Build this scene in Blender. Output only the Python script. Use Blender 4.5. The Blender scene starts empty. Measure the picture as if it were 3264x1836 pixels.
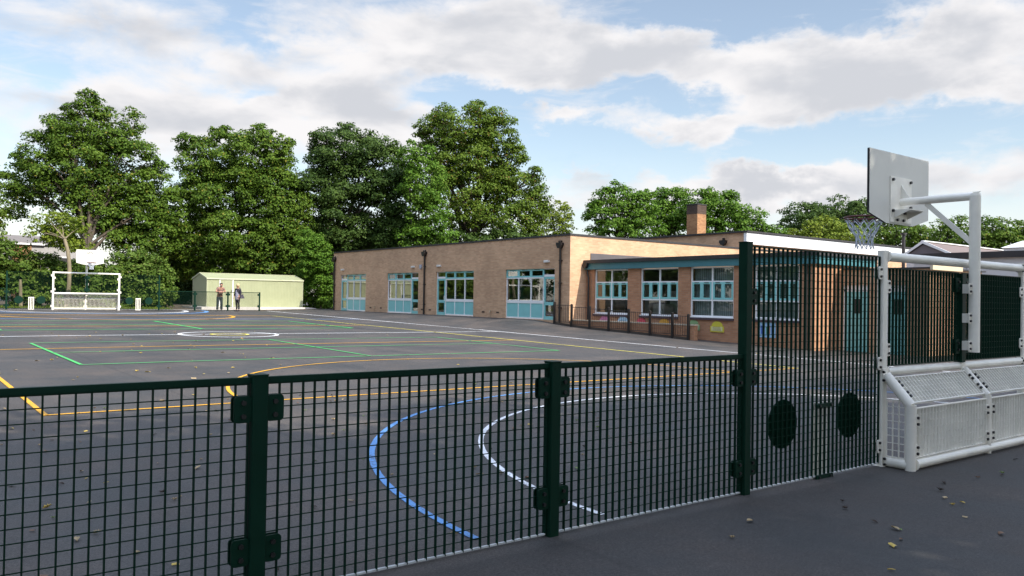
import bpy, bmesh, math, random
import numpy as np
from mathutils import Vector, Matrix
random.seed(7)
rng = np.random.default_rng(11)
SC = bpy.context.scene
COL = SC.collection
R = math.radians

# ------------------------------------------------------------------ camera
cam_d = bpy.data.cameras.new("camera"); cam = bpy.data.objects.new("camera", cam_d); COL.objects.link(cam)
cam_d.lens = 28.91; cam_d.sensor_width = 36.0; cam_d.clip_start = 0.05; cam_d.clip_end = 3000
_yaw, _pitch, _roll = R(52.1), R(0.78), math.atan(0.0159)
_fw = Vector((math.cos(_yaw), math.sin(_yaw), 0)); _rt = Vector((math.sin(_yaw), -math.cos(_yaw), 0)); _up = Vector((0, 0, 1))
_F = _fw*math.cos(_pitch) + _up*math.sin(_pitch); _U = _up*math.cos(_pitch) - _fw*math.sin(_pitch)
_R2 = _rt*math.cos(_roll) + _U*math.sin(_roll); _U2 = _U*math.cos(_roll) - _rt*math.sin(_roll)
M3 = Matrix((_R2, _U2, -_F)).transposed()
cam.matrix_world = Matrix.Translation((0, 0, 1.55)) @ M3.to_4x4()
SC.camera = cam

# ------------------------------------------------------------------ sky, sun, exposure
SUN_EL, SUN_AZ = R(42), R(11)          # azimuth measured from -Y towards +X
sun_dir = Vector((math.sin(SUN_AZ)*math.cos(SUN_EL), -math.cos(SUN_AZ)*math.cos(SUN_EL), math.sin(SUN_EL)))
SC.view_settings.view_transform = 'Standard'
try: SC.view_settings.look = 'None'
except Exception: pass
SC.view_settings.exposure = 0.85
SC.view_settings.gamma = 1.0
sl = bpy.data.lights.new("sun", 'SUN'); sl.energy = 3.5; sl.angle = R(0.5); sl.color = (1.0, 0.93, 0.80)
so = bpy.data.objects.new("sun", sl); COL.objects.link(so); so.location = (0, -30, 40)
so.rotation_euler = (-sun_dir).to_track_quat('-Z', 'Y').to_euler()

W = bpy.data.worlds.new("World"); SC.world = W; W.use_nodes = True
BLOBS = [
 (1.312, 0.274, 0.145, 0.034, 0.32),
 (1.286, 0.213, 0.203, 0.034, 0.3),
 (1.099, 0.225, 0.097, 0.019, 0.42),
 (0.981, 0.301, 0.203, 0.041, 0.5),
 (0.740, 0.276, 0.184, 0.036, 0.55),
 (0.529, 0.243, 0.145, 0.029, 0.55),
 (0.396, 0.265, 0.111, 0.041, 0.6),
 (0.839, 0.217, 0.051, 0.020, 0.6),
 (0.674, 0.198, 0.063, 0.023, 0.7),
 (0.597, 0.135, 0.048, 0.013, 0.6),
 (0.475, 0.143, 0.203, 0.024, 0.32),
 (0.738, 0.132, 0.242, 0.024, 0.34),
 (1.358, 0.176, 0.193, 0.039, 0.3),
 (1.144, 0.179, 0.145, 0.024, 0.3),
 (0.648, 0.328, 0.126, 0.022, -0.8),
 (0.505, 0.301, 0.068, 0.027, -0.55),
 (1.192, 0.313, 0.043, 0.029, -0.45),
 (0.941, 0.241, 0.097, 0.016, -0.65),
 (0.763, 0.235, 0.097, 0.013, -0.45),
 (0.892, 0.174, 0.068, 0.034, -0.5),
 (0.575, 0.178, 0.106, 0.024, -0.6),
 (0.410, 0.194, 0.097, 0.019, -0.5),
 (1.424, 0.230, 0.058, 0.024, -0.4),
 (1.217, 0.239, 0.058, 0.012, -0.3),
 (0.781, 0.174, 0.072, 0.019, -0.5),
]

def build_sky():
    nt = W.node_tree; N = nt.nodes; L = nt.links
    for n in list(N): N.remove(n)
    def mth(op, a, b=None, c=None):
        n = N.new('ShaderNodeMath'); n.operation = op
        for i, v in enumerate((a, b, c)):
            if v is None: continue
            if isinstance(v, (int, float)): n.inputs[i].default_value = v
            else: L.new(v, n.inputs[i])
        return n.outputs[0]
    def smooth(x, a, b):
        n = N.new('ShaderNodeMapRange'); n.interpolation_type = 'SMOOTHSTEP'; n.clamp = True
        n.inputs[1].default_value = a; n.inputs[2].default_value = b
        L.new(x, n.inputs[0]); return n.outputs[0]
    def mixc(f, a, b):
        n = N.new('ShaderNodeMix'); n.data_type = 'RGBA'
        L.new(f, n.inputs[0])
        for i, v in ((6, a), (7, b)):
            if isinstance(v, tuple): n.inputs[i].default_value = (*v, 1)
            else: L.new(v, n.inputs[i])
        return n.outputs[2]
    tc = N.new('ShaderNodeTexCoord'); sp = N.new('ShaderNodeSeparateXYZ'); L.new(tc.outputs['Generated'], sp.inputs[0])
    x, y, z = sp.outputs
    el = mth('ARCSINE', mth('MAXIMUM', mth('MINIMUM', z, 1.0), -1.0)); az = mth('ARCTAN2', y, x)
    def noise(sx, sy, ox, oy, detail, rough, distort=0.0):
        c = N.new('ShaderNodeCombineXYZ')
        L.new(mth('MULTIPLY_ADD', az, sx, ox), c.inputs[0]); L.new(mth('MULTIPLY_ADD', el, sy, oy), c.inputs[1])
        n = N.new('ShaderNodeTexNoise'); n.inputs['Scale'].default_value = 1.0
        n.inputs['Detail'].default_value = detail; n.inputs['Roughness'].default_value = rough; n.inputs['Distortion'].default_value = distort
        L.new(c.outputs[0], n.inputs['Vector']); return n.outputs['Fac']
    w1 = noise(6.0, 9.0, 5.3, 2.9, 7, 0.6); w2 = noise(6.0, 9.0, 1.9, 8.8, 7, 0.6)
    azw = mth('MULTIPLY_ADD', mth('SUBTRACT', w1, 0.5), 0.34, az); elw = mth('MULTIPLY_ADD', mth('SUBTRACT', w2, 0.5), 0.15, el)
    bias = None
    for (a0, e0, sa, se, w) in BLOBS:
        da = mth('DIVIDE', mth('SUBTRACT', azw, a0), sa); de = mth('DIVIDE', mth('SUBTRACT', elw, e0), se)
        g = mth('EXPONENT', mth('MULTIPLY', mth('ADD', mth('MULTIPLY', da, da), mth('MULTIPLY', de, de)), -1.0))
        t = mth('MULTIPLY', g, w)
        bias = t if bias is None else mth('ADD', bias, t)
    n1 = noise(8.0, 19.0, 3.1, 1.7, 11, 0.62, 0.4)
    n1b = noise(8.0, 19.0, 3.1, 1.7+0.35, 5, 0.5, 0.25)       # the same field a little higher up: thick cloud above means grey underside
    n2 = noise(3.0, 9.0, 8.2, 4.4, 6, 0.55)
    wisp = noise(9.0, 46.0, 1.3, 7.7, 8, 0.62, 0.8)
    dens = mth('ADD', mth('MULTIPLY', mth('SUBTRACT', n1, 0.5), 1.0), mth('ADD', bias, mth('MULTIPLY', mth('SUBTRACT', n2, 0.5), 0.55)))
    mask = smooth(dens, -0.10, 0.40)
    veil = mth('MULTIPLY', smooth(mth('ADD', wisp, mth('MULTIPLY', bias, 0.35)), 0.42, 0.80), 0.55)
    low = smooth(el, 0.20, 0.02)                                # paler towards the horizon
    mask2 = mth('MULTIPLY_ADD', mth('MAXIMUM', mask, mth('MAXIMUM', veil, mth('MULTIPLY', low, 0.6))), 0.88, 0.12)
    mask2 = mth('MULTIPLY', mask2, mth('MULTIPLY_ADD', smooth(el, 0.45, 0.85), -0.25, 1.0))
    thick = mth('ADD', mth('MULTIPLY', mth('SUBTRACT', n1b, 0.45), 1.6), mth('MULTIPLY', bias, 0.55))
    grey = mth('MULTIPLY', smooth(thick, 0.05, 0.62), 0.85)
    sky = N.new('ShaderNodeTexSky'); sky.sky_type = 'NISHITA'; sky.sun_disc = False
    sky.sun_elevation = SUN_EL; sky.sun_rotation = R(180) - SUN_AZ
    sky.altitude = 60; sky.air_density = 1.0; sky.dust_density = 0.6; sky.ozone_density = 1.5
    cloud = mixc(grey, CLOUD_W, CLOUD_G)
    col = mixc(mask2, mixc_scale(N, L, sky.outputs[0]), cloud)
    # the sky away from the sun is dimmer than the sky overhead and round the sun
    ds = N.new('ShaderNodeVectorMath'); ds.operation = 'DOT_PRODUCT'; L.new(tc.outputs['Generated'], ds.inputs[0]); ds.inputs[1].default_value = tuple(sun_dir)
    gain = mth('ADD', mth('MULTIPLY_ADD', smooth(el, 0.38, 1.15), SKY_TOP, SKY_BASE), mth('MULTIPLY', smooth(ds.outputs['Value'], 0.0, 0.95), SKY_SUN))
    sc_ = N.new('ShaderNodeVectorMath'); sc_.operation = 'SCALE'; L.new(col, sc_.inputs[0]); L.new(gain, sc_.inputs['Scale']); col = sc_.outputs[0]
    bg = N.new('ShaderNodeBackground'); bg.inputs['Strength'].default_value = 0.10
    L.new(col, bg.inputs['Color'])
    out = N.new('ShaderNodeOutputWorld'); L.new(bg.outputs[0], out.inputs['Surface'])
CLOUD_W = (7.9, 7.75, 7.8); CLOUD_G = (4.95, 5.15, 5.6)
SKY_TINT = (1.75, 1.62, 1.45)
SKY_BASE, SKY_TOP, SKY_SUN = 0.68, 1.7, 0.2
def mixc_scale(N, L, sock):
    n = N.new('ShaderNodeMix'); n.data_type = 'RGBA'; n.blend_type = 'MULTIPLY'; n.inputs[0].default_value = 1.0
    L.new(sock, n.inputs[6]); n.inputs[7].default_value = (*SKY_TINT, 1); return n.outputs[2]
build_sky()

# ------------------------------------------------------------------ materials
MATS = {}
def srgb(r, g, b):
    return tuple(((c/255.0)/12.92 if c/255.0 <= 0.04045 else ((c/255.0+0.055)/1.055)**2.4) for c in (r, g, b))
def mat(name, col, rough=0.6, var=0.12, scale=3.0, bump=0.0, bscale=40.0, metallic=0.0, spec=0.5, stretch=(1, 1, 1), rvar=0.1):
    if name in MATS: return MATS[name]
    m = bpy.data.materials.new(name); m.use_nodes = True; nt = m.node_tree; N, L = nt.nodes, nt.links
    b = N['Principled BSDF']
    b.inputs['Roughness'].default_value = rough; b.inputs['Metallic'].default_value = metallic
    b.inputs['Specular IOR Level'].default_value = spec
    tc = N.new('ShaderNodeTexCoord'); mp = N.new('ShaderNodeMapping'); mp.inputs['Scale'].default_value = stretch
    L.new(tc.outputs['Object'], mp.inputs['Vector'])
    n1 = N.new('ShaderNodeTexNoise'); n1.inputs['Scale'].default_value = scale; n1.inputs['Detail'].default_value = 6; n1.inputs['Roughness'].default_value = 0.6
    L.new(mp.outputs[0], n1.inputs['Vector'])
    cr = N.new('ShaderNodeValToRGB')
    cr.color_ramp.elements[0].position = 0.3; cr.color_ramp.elements[1].position = 0.7
    cr.color_ramp.elements[0].color = (*[c*(1-var) for c in col], 1); cr.color_ramp.elements[1].color = (*[min(1, c*(1+var)) for c in col], 1)
    L.new(n1.outputs['Fac'], cr.inputs[0]); L.new(cr.outputs[0], b.inputs['Base Color'])
    mr = N.new('ShaderNodeMapRange'); mr.inputs[3].default_value = max(0.02, rough-rvar); mr.inputs[4].default_value = min(1, rough+rvar)
    L.new(n1.outputs['Fac'], mr.inputs[0]); L.new(mr.outputs[0], b.inputs['Roughness'])
    if bump:
        n2 = N.new('ShaderNodeTexNoise'); n2.inputs['Scale'].default_value = bscale; n2.inputs['Detail'].default_value = 4
        L.new(mp.outputs[0], n2.inputs['Vector'])
        bp = N.new('ShaderNodeBump'); bp.inputs['Strength'].default_value = bump; bp.inputs['Distance'].default_value = 0.01
        L.new(n2.outputs['Fac'], bp.inputs['Height']); L.new(bp.outputs[0], b.inputs['Normal'])
    MATS[name] = m; return m

def brick_mat(name, c1, c2, cm, bw=0.225, rh=0.075):
    m = bpy.data.materials.new(name); m.use_nodes = True; nt = m.node_tree; N, L = nt.nodes, nt.links
    b = N['Principled BSDF']; b.inputs['Roughness'].default_value = 0.85; b.inputs['Specular IOR Level'].default_value = 0.25
    ge = N.new('ShaderNodeNewGeometry'); sp = N.new('ShaderNodeSeparateXYZ'); sn = N.new('ShaderNodeSeparateXYZ')
    L.new(ge.outputs['Position'], sp.inputs[0]); L.new(ge.outputs['True Normal'], sn.inputs[0])
    def mth(op, a, c=None):
        n = N.new('ShaderNodeMath'); n.operation = op; L.new(a, n.inputs[0])
        if c is not None:
            if isinstance(c, float): n.inputs[1].default_value = c
            else: L.new(c, n.inputs[1])
        return n.outputs[0]
    u = mth('ADD', mth('MULTIPLY', sp.outputs[0], mth('ABSOLUTE', sn.outputs[1])), mth('MULTIPLY', sp.outputs[1], mth('ABSOLUTE', sn.outputs[0])))
    cb = N.new('ShaderNodeCombineXYZ'); L.new(u, cb.inputs[0]); L.new(sp.outputs[2], cb.inputs[1])
    br = N.new('ShaderNodeTexBrick'); L.new(cb.outputs[0], br.inputs['Vector'])
    br.inputs['Scale'].default_value = 1.0; br.inputs['Brick Width'].default_value = bw; br.inputs['Row Height'].default_value = rh
    br.inputs['Mortar Size'].default_value = 0.006; br.inputs['Mortar Smooth'].default_value = 0.1; br.inputs['Bias'].default_value = -0.1
    br.inputs['Color1'].default_value = (*c1, 1); br.inputs['Color2'].default_value = (*c2, 1); br.inputs['Mortar'].default_value = (*cm, 1)
    no = N.new('ShaderNodeTexNoise'); no.inputs['Scale'].default_value = 0.8; no.inputs['Detail'].default_value = 7; L.new(ge.outputs['Position'], no.inputs['Vector'])
    mr = N.new('ShaderNodeMapRange'); mr.inputs[1].default_value = .3; mr.inputs[2].default_value = .7; mr.inputs[3].default_value = 0.86; mr.inputs[4].default_value = 1.12
    L.new(no.outputs['Fac'], mr.inputs[0])
    mx = N.new('ShaderNodeMix'); mx.data_type = 'RGBA'; mx.blend_type = 'MULTIPLY'; mx.inputs[0].default_value = 1
    L.new(br.outputs['Color'], mx.inputs[6]); L.new(mr.outputs[0], mx.inputs[7]); L.new(mx.outputs[2], b.inputs['Base Color'])
    bp = N.new('ShaderNodeBump'); bp.inputs['Strength'].default_value = 0.4; bp.inputs['Distance'].default_value = 0.006; bp.invert = True
    L.new(br.outputs['Fac'], bp.inputs['Height']); L.new(bp.outputs[0], b.inputs['Normal'])
    MATS[name] = m; return m

def leaf_mat(name, dark, mid, light, trans=0.28, rare=None, rare_at=0.93):
    m = bpy.data.materials.new(name); m.use_nodes = True; nt = m.node_tree; N, L = nt.nodes, nt.links
    for n in list(N):
        if n.type != 'OUTPUT_MATERIAL': N.remove(n)
    out = [n for n in N if n.type == 'OUTPUT_MATERIAL'][0]
    ge = N.new('ShaderNodeNewGeometry'); no = N.new('ShaderNodeTexNoise'); no.inputs['Scale'].default_value = 0.55; no.inputs['Detail'].default_value = 3
    L.new(ge.outputs['Position'], no.inputs['Vector'])
    a = N.new('ShaderNodeMath'); a.operation = 'MULTIPLY_ADD'; L.new(ge.outputs['Random Per Island'], a.inputs[0]); a.inputs[1].default_value = 0.55
    b = N.new('ShaderNodeMath'); b.operation = 'MULTIPLY_ADD'; L.new(no.outputs['Fac'], b.inputs[0]); b.inputs[1].default_value = 1.1; b.inputs[2].default_value = -0.32
    L.new(b.outputs[0], a.inputs[2])
    cr = N.new('ShaderNodeValToRGB'); e = cr.color_ramp.elements
    e[0].position = 0.1; e[0].color = (*dark, 1); e[1].position = 0.5; e[1].color = (*mid, 1)
    k = e.new(0.9); k.color = (*light, 1)
    L.new(a.outputs[0], cr.inputs[0]); col = cr.outputs[0]
    if rare:
        gt = N.new('ShaderNodeMath'); gt.operation = 'GREATER_THAN'; L.new(ge.outputs['Random Per Island'], gt.inputs[0]); gt.inputs[1].default_value = rare_at
        mx = N.new('ShaderNodeMix'); mx.data_type = 'RGBA'; L.new(gt.outputs[0], mx.inputs[0]); L.new(col, mx.inputs[6]); mx.inputs[7].default_value = (*rare, 1); col = mx.outputs[2]
    pb = N.new('ShaderNodeBsdfPrincipled'); pb.inputs['Roughness'].default_value = 0.55; pb.inputs['Specular IOR Level'].default_value = 0.14
    L.new(col, pb.inputs['Base Color'])
    tr = N.new('ShaderNodeBsdfTranslucent'); L.new(col, tr.inputs['Color'])
    ms = N.new('ShaderNodeMixShader'); ms.inputs[0].default_value = trans
    L.new(pb.outputs[0], ms.inputs[1]); L.new(tr.outputs[0], ms.inputs[2]); L.new(ms.outputs[0], out.inputs['Surface'])
    MATS[name] = m; return m

def glass_mat(name, tint=(0.55, 0.6, 0.6), f0=0.22):
    m = bpy.data.materials.new(name); m.use_nodes = True; nt = m.node_tree; N, L = nt.nodes, nt.links
    for n in list(N):
        if n.type != 'OUTPUT_MATERIAL': N.remove(n)
    out = [n for n in N if n.type == 'OUTPUT_MATERIAL'][0]
    tr = N.new('ShaderNodeBsdfTransparent'); tr.inputs[0].default_value = (*tint, 1)
    gl = N.new('ShaderNodeBsdfGlossy'); gl.inputs['Roughness'].default_value = 0.015; gl.inputs['Color'].default_value = (0.95, 0.97, 0.96, 1)
    no = N.new('ShaderNodeTexNoise'); no.inputs['Scale'].default_value = 1.3; no.inputs['Detail'].default_value = 1
    tc = N.new('ShaderNodeTexCoord'); L.new(tc.outputs['Object'], no.inputs['Vector'])
    bp = N.new('ShaderNodeBump'); bp.inputs['Strength'].default_value = 0.05; bp.inputs['Distance'].default_value = 0.02; L.new(no.outputs['Fac'], bp.inputs['Height']); L.new(bp.outputs[0], gl.inputs['Normal'])
    ge = N.new('ShaderNodeNewGeometry'); dt = N.new('ShaderNodeVectorMath'); dt.operation = 'DOT_PRODUCT'; L.new(ge.outputs['Normal'], dt.inputs[0]); L.new(ge.outputs['Incoming'], dt.inputs[1])
    ab = N.new('ShaderNodeMath'); ab.operation = 'ABSOLUTE'; L.new(dt.outputs['Value'], ab.inputs[0])
    om = N.new('ShaderNodeMath'); om.operation = 'SUBTRACT'; om.inputs[0].default_value = 1.0; L.new(ab.outputs[0], om.inputs[1])
    pw = N.new('ShaderNodeMath'); pw.operation = 'POWER'; L.new(om.outputs[0], pw.inputs[0]); pw.inputs[1].default_value = 4.0
    fr = N.new('ShaderNodeMath'); fr.operation = 'MULTIPLY_ADD'; L.new(pw.outputs[0], fr.inputs[0]); fr.inputs[1].default_value = 1-f0; fr.inputs[2].default_value = f0
    ms = N.new('ShaderNodeMixShader'); L.new(fr.outputs[0], ms.inputs[0]); L.new(tr.outputs[0], ms.inputs[1]); L.new(gl.outputs[0], ms.inputs[2])
    L.new(ms.outputs[0], out.inputs['Surface']); MATS[name] = m; return m

def asphalt_mat():
    m = bpy.data.materials.new('asphalt'); m.use_nodes = True; nt = m.node_tree; N, L = nt.nodes, nt.links
    b = N['Principled BSDF']; b.inputs['Specular IOR Level'].default_value = 0.45
    ge = N.new('ShaderNodeNewGeometry')
    def noise(scale, detail, rough=0.6, stretch=None):
        n = N.new('ShaderNodeTexNoise'); n.inputs['Scale'].default_value = scale; n.inputs['Detail'].default_value = detail; n.inputs['Roughness'].default_value = rough
        if stretch:
            mp = N.new('ShaderNodeMapping'); mp.inputs['Scale'].default_value = stretch; mp.inputs['Rotation'].default_value = (0, 0, 0.06); L.new(ge.outputs['Position'], mp.inputs[0]); L.new(mp.outputs[0], n.inputs['Vector'])
        else: L.new(ge.outputs['Position'], n.inputs['Vector'])
        return n.outputs['Fac']
    def rng_(x, a, b_, c, d):
        n = N.new('ShaderNodeMapRange'); n.inputs[1].default_value = a; n.inputs[2].default_value = b_; n.inputs[3].default_value = c; n.inputs[4].default_value = d
        L.new(x, n.inputs[0]); return n.outputs[0]
    def mul(a, c):
        n = N.new('ShaderNodeMath'); n.operation = 'MULTIPLY'; L.new(a, n.inputs[0]); L.new(c, n.inputs[1]); return n.outputs[0]
    grit = noise(260, 2, 0.7); mid = noise(34, 4); big = noise(0.55, 6, 0.65); streak = noise(0.9, 5, 0.6, (1.0, 0.16, 1)); scuff = noise(1.6, 8, 0.72, (0.5, 1.4, 1))
    v = mul(mul(mul(rng_(grit, .3, .7, .5, 1.55), rng_(noise(70, 4, .75), .34, .66, .50, 1.55)), rng_(mid, .3, .7, .86, 1.14)), mul(rng_(big, .3, .7, .74, 1.26), rng_(streak, .3, .7, .9, 1.1)))
    v = mul(v, rng_(scuff, .58, .78, 1.0, 1.6))
    sp = N.new('ShaderNodeSeparateXYZ'); L.new(ge.outputs['Position'], sp.inputs[0])
    def mth(op, a, c, d=None):
        n = N.new('ShaderNodeMath'); n.operation = op; L.new(a, n.inputs[0]); n.inputs[1].default_value = c
        if d is not None: n.inputs[2].default_value = d
        return n.outputs[0]
    # paver-width joints in the surfacing, and the older tarmac outside the fence line
    wob = N.new('ShaderNodeMath'); wob.operation = 'MULTIPLY_ADD'; L.new(big, wob.inputs[0]); wob.inputs[1].default_value = .12; L.new(sp.outputs[0], wob.inputs[2])
    jn = mth('ABSOLUTE', mth('SUBTRACT', mth('FRACT', mth('DIVIDE', wob.outputs[0], 3.6), 0), .5), 0)
    v = mul(v, rng_(jn, .488, .497, 1.0, .80))
    v = mul(v, rng_(sp.outputs[1], 3.93, 4.0, .66, 1.0))
    stain = noise(.23, 7, .7, (1.0, .55, 1)); v = mul(v, rng_(stain, .50, .66, 1.0, .76))
    cr = N.new('ShaderNodeMix'); cr.data_type = 'RGBA'; cr.inputs[6].default_value = (0.048, 0.046, 0.045, 1); cr.inputs[7].default_value = (0.067, 0.055, 0.048, 1)
    L.new(rng_(big, .4, .65, 0, 1), cr.inputs[0])
    mx = N.new('ShaderNodeMix'); mx.data_type = 'RGBA'; mx.blend_type = 'MULTIPLY'; mx.inputs[0].default_value = 1; L.new(cr.outputs[2], mx.inputs[6]); L.new(v, mx.inputs[7])
    L.new(mx.outputs[2], b.inputs['Base Color']); L.new(rng_(big, .3, .7, .56, .82), b.inputs['Roughness'])
    bp = N.new('ShaderNodeBump'); bp.inputs['Strength'].default_value = 0.5; bp.inputs['Distance'].default_value = 0.004; L.new(grit, bp.inputs['Height']); L.new(bp.outputs[0], b.inputs['Normal'])
    MATS['asphalt'] = m; return m

ASPH = asphalt_mat()
BUFF = brick_mat('buff_brick', (0.63, 0.40, 0.25), (0.51, 0.305, 0.185), (0.50, 0.37, 0.26))
BROWN = brick_mat('brown_brick', (0.47, 0.245, 0.14), (0.37, 0.18, 0.10), (0.34, 0.235, 0.165))
REDB = brick_mat('orange_brick', (0.40, 0.21, 0.10), (0.27, 0.125, 0.06), (0.26, 0.18, 0.12))
SOOT = brick_mat('sooty_brick', (0.10, 0.065, 0.05), (0.07, 0.045, 0.035), (0.07, 0.06, 0.05))
WHITE = mat('white_frame', (0.86, 0.86, 0.87), 0.35, .04)
TEAL = mat('teal_panel', (0.25, 0.59, 0.59), 0.45, .05)
TEALD = mat('teal_fascia', (0.06, 0.20, 0.23), 0.5, .07)
GLASS = glass_mat('glass', f0=0.24)
GLASSW = glass_mat('wing_glass', (0.68, 0.74, 0.73), 0.12)
ROOM = mat('room_dark', (0.03, 0.03, 0.03), 0.8, .3, 1.2)
ROOML = mat('room_wall', (0.13, 0.13, 0.12), 0.8, .15, 1.2)
BLIND = mat('vertical_blind', (0.42, 0.47, 0.46), 0.7, .16, 9.0, stretch=(1, 1, 0.02))
COPE = mat('dark_coping', (0.035, 0.032, 0.034), 0.5, .2)
BLACKM = mat('black_metal', (0.018, 0.015, 0.015), 0.4, .2)
GREEN = mat('green_coated_steel', (0.0014, 0.024, 0.0135), 0.5, .12, 6, spec=.15)
GOALW = mat('white_coated_steel', (0.86, 0.825, 0.745), 0.38, .10, 3, rvar=.12)
SHEEN_PAINT = mat('painted_sky_sheen', (0.50, 0.52, 0.52), 0.45, .2, 12)  # paler grey paints the sky's reflection onto the fence's bottom bars
GALV = mat('galvanised_steel', (0.45, 0.46, 0.45), 0.4, .12, 8, metallic=.3)
BOLT = mat('black_bolt', (0.012, 0.012, 0.013), 0.35, .1)
BOARDM = mat('backboard_face', (0.70, 0.69, 0.64), 0.5, .05, 2)
BOARDE = mat('backboard_edge', (0.02, 0.02, 0.022), 0.5, .1)
RIMM = mat('rim_red', (0.13, 0.035, 0.028), 0.5, .2)
NETM = mat('white_net', (0.62, 0.66, 0.74), 0.8, .1)
SHEDW = mat('shed_cladding', (0.335, 0.355, 0.215), 0.45, .05, 2)
SHEDT = mat('shed_trim', (0.54, 0.55, 0.38), 0.45, .05)
CONC = mat('pale_concrete', (0.62, 0.59, 0.55), 0.85, .08, 3, bump=.2)
BARK = mat('bark', (0.075, 0.058, 0.042), 0.9, .35, 5, bump=.8, bscale=14, stretch=(1, 1, .25))
BARKL = mat('pale_bark', (0.20, 0.165, 0.105), 0.9, .3, 5, bump=.6, bscale=14, stretch=(1, 1, .25))
SKIN = mat('skin', (0.42, 0.22, 0.15), 0.5, .06, 20)
FASC = mat('white_fascia', (0.80, 0.81, 0.83), 0.4, .04)
RENDER = mat('white_render', (0.62, 0.61, 0.62), 0.8, .06)
LEAF_A = leaf_mat('leaf_green', (0.04, 0.082, 0.01), (0.082, 0.148, 0.016), (0.145, 0.22, 0.03), rare=(.20, .19, .03), rare_at=.972)
LEAF_B = leaf_mat('leaf_dark', (0.026, 0.056, 0.012), (0.055, 0.1, 0.02), (0.1, 0.158, 0.034))
LEAF_C = leaf_mat('leaf_bright', (0.045, 0.108, 0.01), (0.088, 0.18, 0.018), (0.15, 0.25, 0.034))
LEAF_D = leaf_mat('leaf_olive', (0.048, 0.088, 0.01), (0.098, 0.160, 0.018), (0.160, 0.225, 0.03), rare=(.16, .11, .025), rare_at=.965)
LEAF_Y = leaf_mat('leaf_yellow_green', (0.085, 0.13, 0.012), (0.155, 0.215, 0.022), (0.235, 0.28, 0.04))
LEAF_H = leaf_mat('leaf_hedge', (0.046, 0.09, 0.012), (0.092, 0.155, 0.022), (0.16, 0.23, 0.04), rare=(.17, .19, .05), rare_at=.95)

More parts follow.
